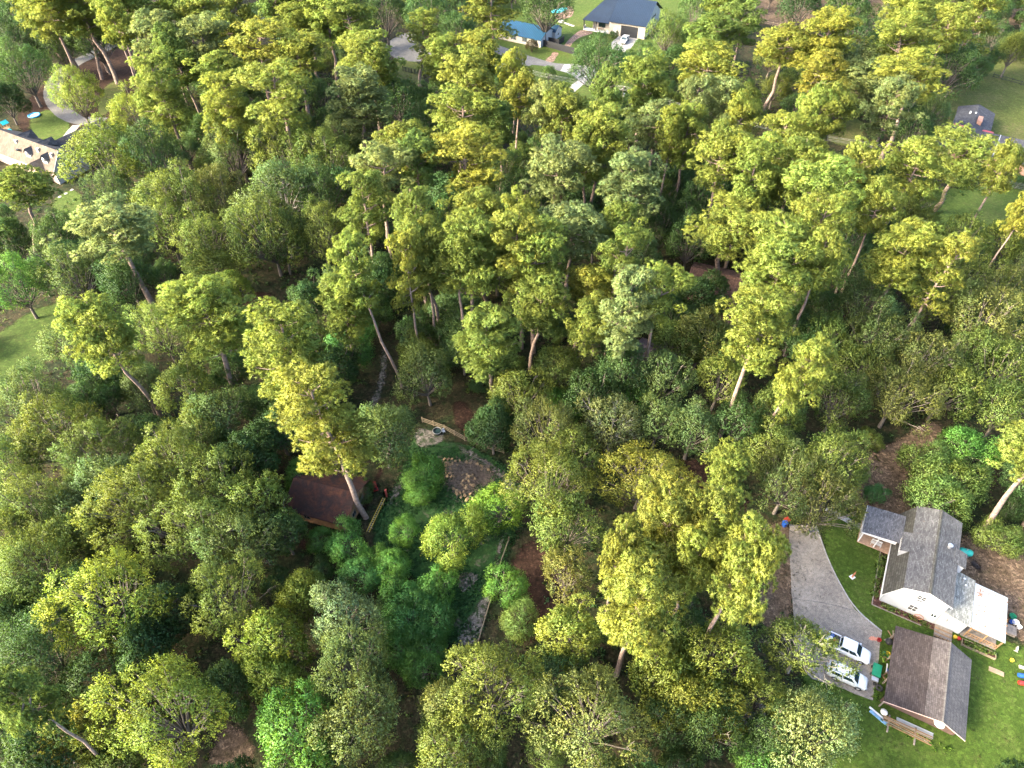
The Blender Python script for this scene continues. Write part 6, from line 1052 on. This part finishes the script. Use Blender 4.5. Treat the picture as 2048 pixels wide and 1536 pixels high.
for (x, y) in cand:
    if n_fill >= 440: break
    px, py, dep = proj((x, y, 5))
    if not (-90 < px < 2140 and -60 < py < 1640): continue
    Rr = random.uniform(2.8, 5.4); Ht = 3.2 + Rr * 1.5
    if any((x - a) ** 2 + (y - b) ** 2 < (c + Rr * 0.6) ** 2 for a, b, c in BLD): continue
    if any((x - q[0]) ** 2 + (y - q[1]) ** 2 < ((q[2] + Rr) * 0.56) ** 2 for q in PLACED if q[4] not in 'PLS'): continue
    if not clear_at((x, y), Rr, Ht): continue
    plant(random.choice('OBBO'), random.choice('ddccceoo'), (x, y), Rr, Ht, young=Rr < 4.4); n_fill += 1
SC['trees'] = len(PLACED); print('TREES', len(PLACED), 'fill', n_fill)
n_low = 0          # shrub layer in the gaps that are left
for _ in range(6000):
    if n_low >= 190: break
    x, y = random.uniform(-150, 150), random.uniform(10, 240); px, py, dep = proj((x, y, 1))
    if not (-60 < px < 2110 and -40 < py < 1600): continue
    Rr = random.uniform(1.3, 2.6)
    if any((x - a) ** 2 + (y - b) ** 2 < (c + Rr) ** 2 for a, b, c in BLD) or any((x - q[0]) ** 2 + (y - q[1]) ** 2 < (q[2] * 0.72 + Rr * 0.5) ** 2 for q in PLACED if q[4] not in 'PLS'): continue
    if not clear_at((x, y), Rr, Rr * 1.7): continue
    plant('G', random.choice('ddccco'), (x, y), Rr, Rr * random.uniform(1.4, 2.0)); n_low += 1
same = {}
for rr, t in ROOTS: same.setdefault(t['label'], []).append((rr, t))
for lb, ts in same.items():       # look-alikes beside the same landmarks: told apart by the size of their crowns
    if 2 <= len(ts) <= 4 and len(lb.split()) < 16:
        ts.sort(key=lambda q: -q[0])
        if ts[0][0] - ts[-1][0] < 0.4: continue
        for w_, (rr, t) in zip((('larger', 'smaller'), ('largest', 'middle-sized', 'smallest'), ('largest', 'second largest', 'second smallest', 'smallest'))[len(ts) - 2], ts):
            if len((w_ + ' ' + lb).split()) <= 16: t['label'] = w_ + ' ' + lb
# ground plants: fern and sapling tufts over the forest floor, bed plants, pots
def ground_cover(name, label, spots, hgt, tint, leaf=0.3):
    C, Dr, Nm, var = [], [], [], []
    for (x, y, z) in spots:
        k = random.randint(9, 16); s = hgt * random.uniform(.5, 1.3); d = unit(rng.normal(size=(k, 3)) + UP * 0.9); c = np.array((x, y, z)) + rng.normal(0, s * 0.3, (k, 3)) * np.array((1, 1, 0.3)); c[:, 2] = np.maximum(c[:, 2], z + 0.01)
        C.append(c); Dr.append(d); Nm.append(unit(d * 0.4 + UP)); v = rng.uniform(.2, .8); var.append(np.stack([v + rng.normal(0, .1, k), np.full(k, rng.uniform(0, 1))], 1))
    C, Dr, Nm, var = map(np.concatenate, (C, Dr, Nm, var)); n = len(C)
    me = leaf_mesh(name, C, Dr, Nm, rng.uniform(.7, 1.3, n) * leaf, rng.uniform(.7, 1.3, n) * leaf * .35, var, M_LEAF); o = bpy.data.objects.new(name, me); COL.objects.link(o); o.color = (*TINT[tint], 1); tag(o, label, 'undergrowth', kind='stuff'); return o
sp1, sp2, sp3 = [], [], []
for _ in range(15000):
    x, y = random.uniform(-130, 130), random.uniform(8, 230)
    px, py, _d = proj((x, y, 0))
    if -50 < px < 2100 and -50 < py < 1600 and not any(inside(px, py, c) for c in CLEAR) and not any((x - a) ** 2 + (y - b) ** 2 < (c * .7) ** 2 for a, b, c in BLD): (sp1 if math.sin(x * .21) + math.sin(y * .17 + 1) > -0.2 else sp2).append((x, y, 0))
ground_cover('undergrowth', 'low dark green undergrowth on the forest floor', sp1, 0.8, 'c', 0.5); ground_cover('dry_undergrowth', 'low olive and brown undergrowth on the forest floor', sp2, 0.7, 'o', 0.45)
cpoly = [(800, 900), (860, 890), (960, 900), (1045, 960), (1045, 1060), (1000, 1150), (960, 1280), (900, 1290), (860, 1180), (745, 1090), (745, 1040), (790, 970)]
while len(sp3) < 3800:
    px, py = random.uniform(740, 1050), random.uniform(890, 1290)
    if inside(px, py, cpoly) and math.sin(px * .05) + math.sin(py * .06 + px * .02) > -0.6: sp3.append(tuple(gp(px, py)))
ground_cover('tall_grass', 'tufts of dark green grass in the fenced clearing', sp3, 0.18, 'n', 0.2)
beds = [AL(random.uniform(-1.2, -0.3), random.uniform(0.2, 7.6), 0.02) for _ in range(120)] + [AL(random.uniform(0.3, 6.4), random.uniform(-0.9, -0.25), 0.02) for _ in range(45)] + [AL(random.uniform(10.5, 14.1), random.uniform(-1.3, -0.7), 0.33) for _ in range(60)]
ground_cover('bed_plants', 'small green plants in the mulch beds of the white house', beds, 0.35, 'g', 0.3)
fl_ = [tuple(gp(*Z1(random.gauss(215, 45), random.uniform(240, 900)), 0.02)) for _ in range(160)] + [tuple(gp(random.uniform(1600, 2040), random.uniform(1100, 1530), 0.02)) for _ in range(160)]
fl_ = [q for q in fl_ if not any((q[0] - a) ** 2 + (q[1] - b) ** 2 < c ** 2 for a, b, c in ((53, 49, 8), (51, 33, 7)))]
ground_cover('fallen_leaves', 'dry fallen leaves scattered over driveway and lawn', fl_, 0.5, 'b', 0.14)
ground_cover('pot_plants', 'green plants in the pots beside the shed', PLANT_SPOTS * 3 + [BL(0.8 + k * 0.5, -0.5 - random.uniform(0, 1.2), 0.1) for k in range(16)] + [BL(-0.3, 1.2 + 0.25 * k, 0.02) for k in range(6)], 0.4, 'X', 0.3)
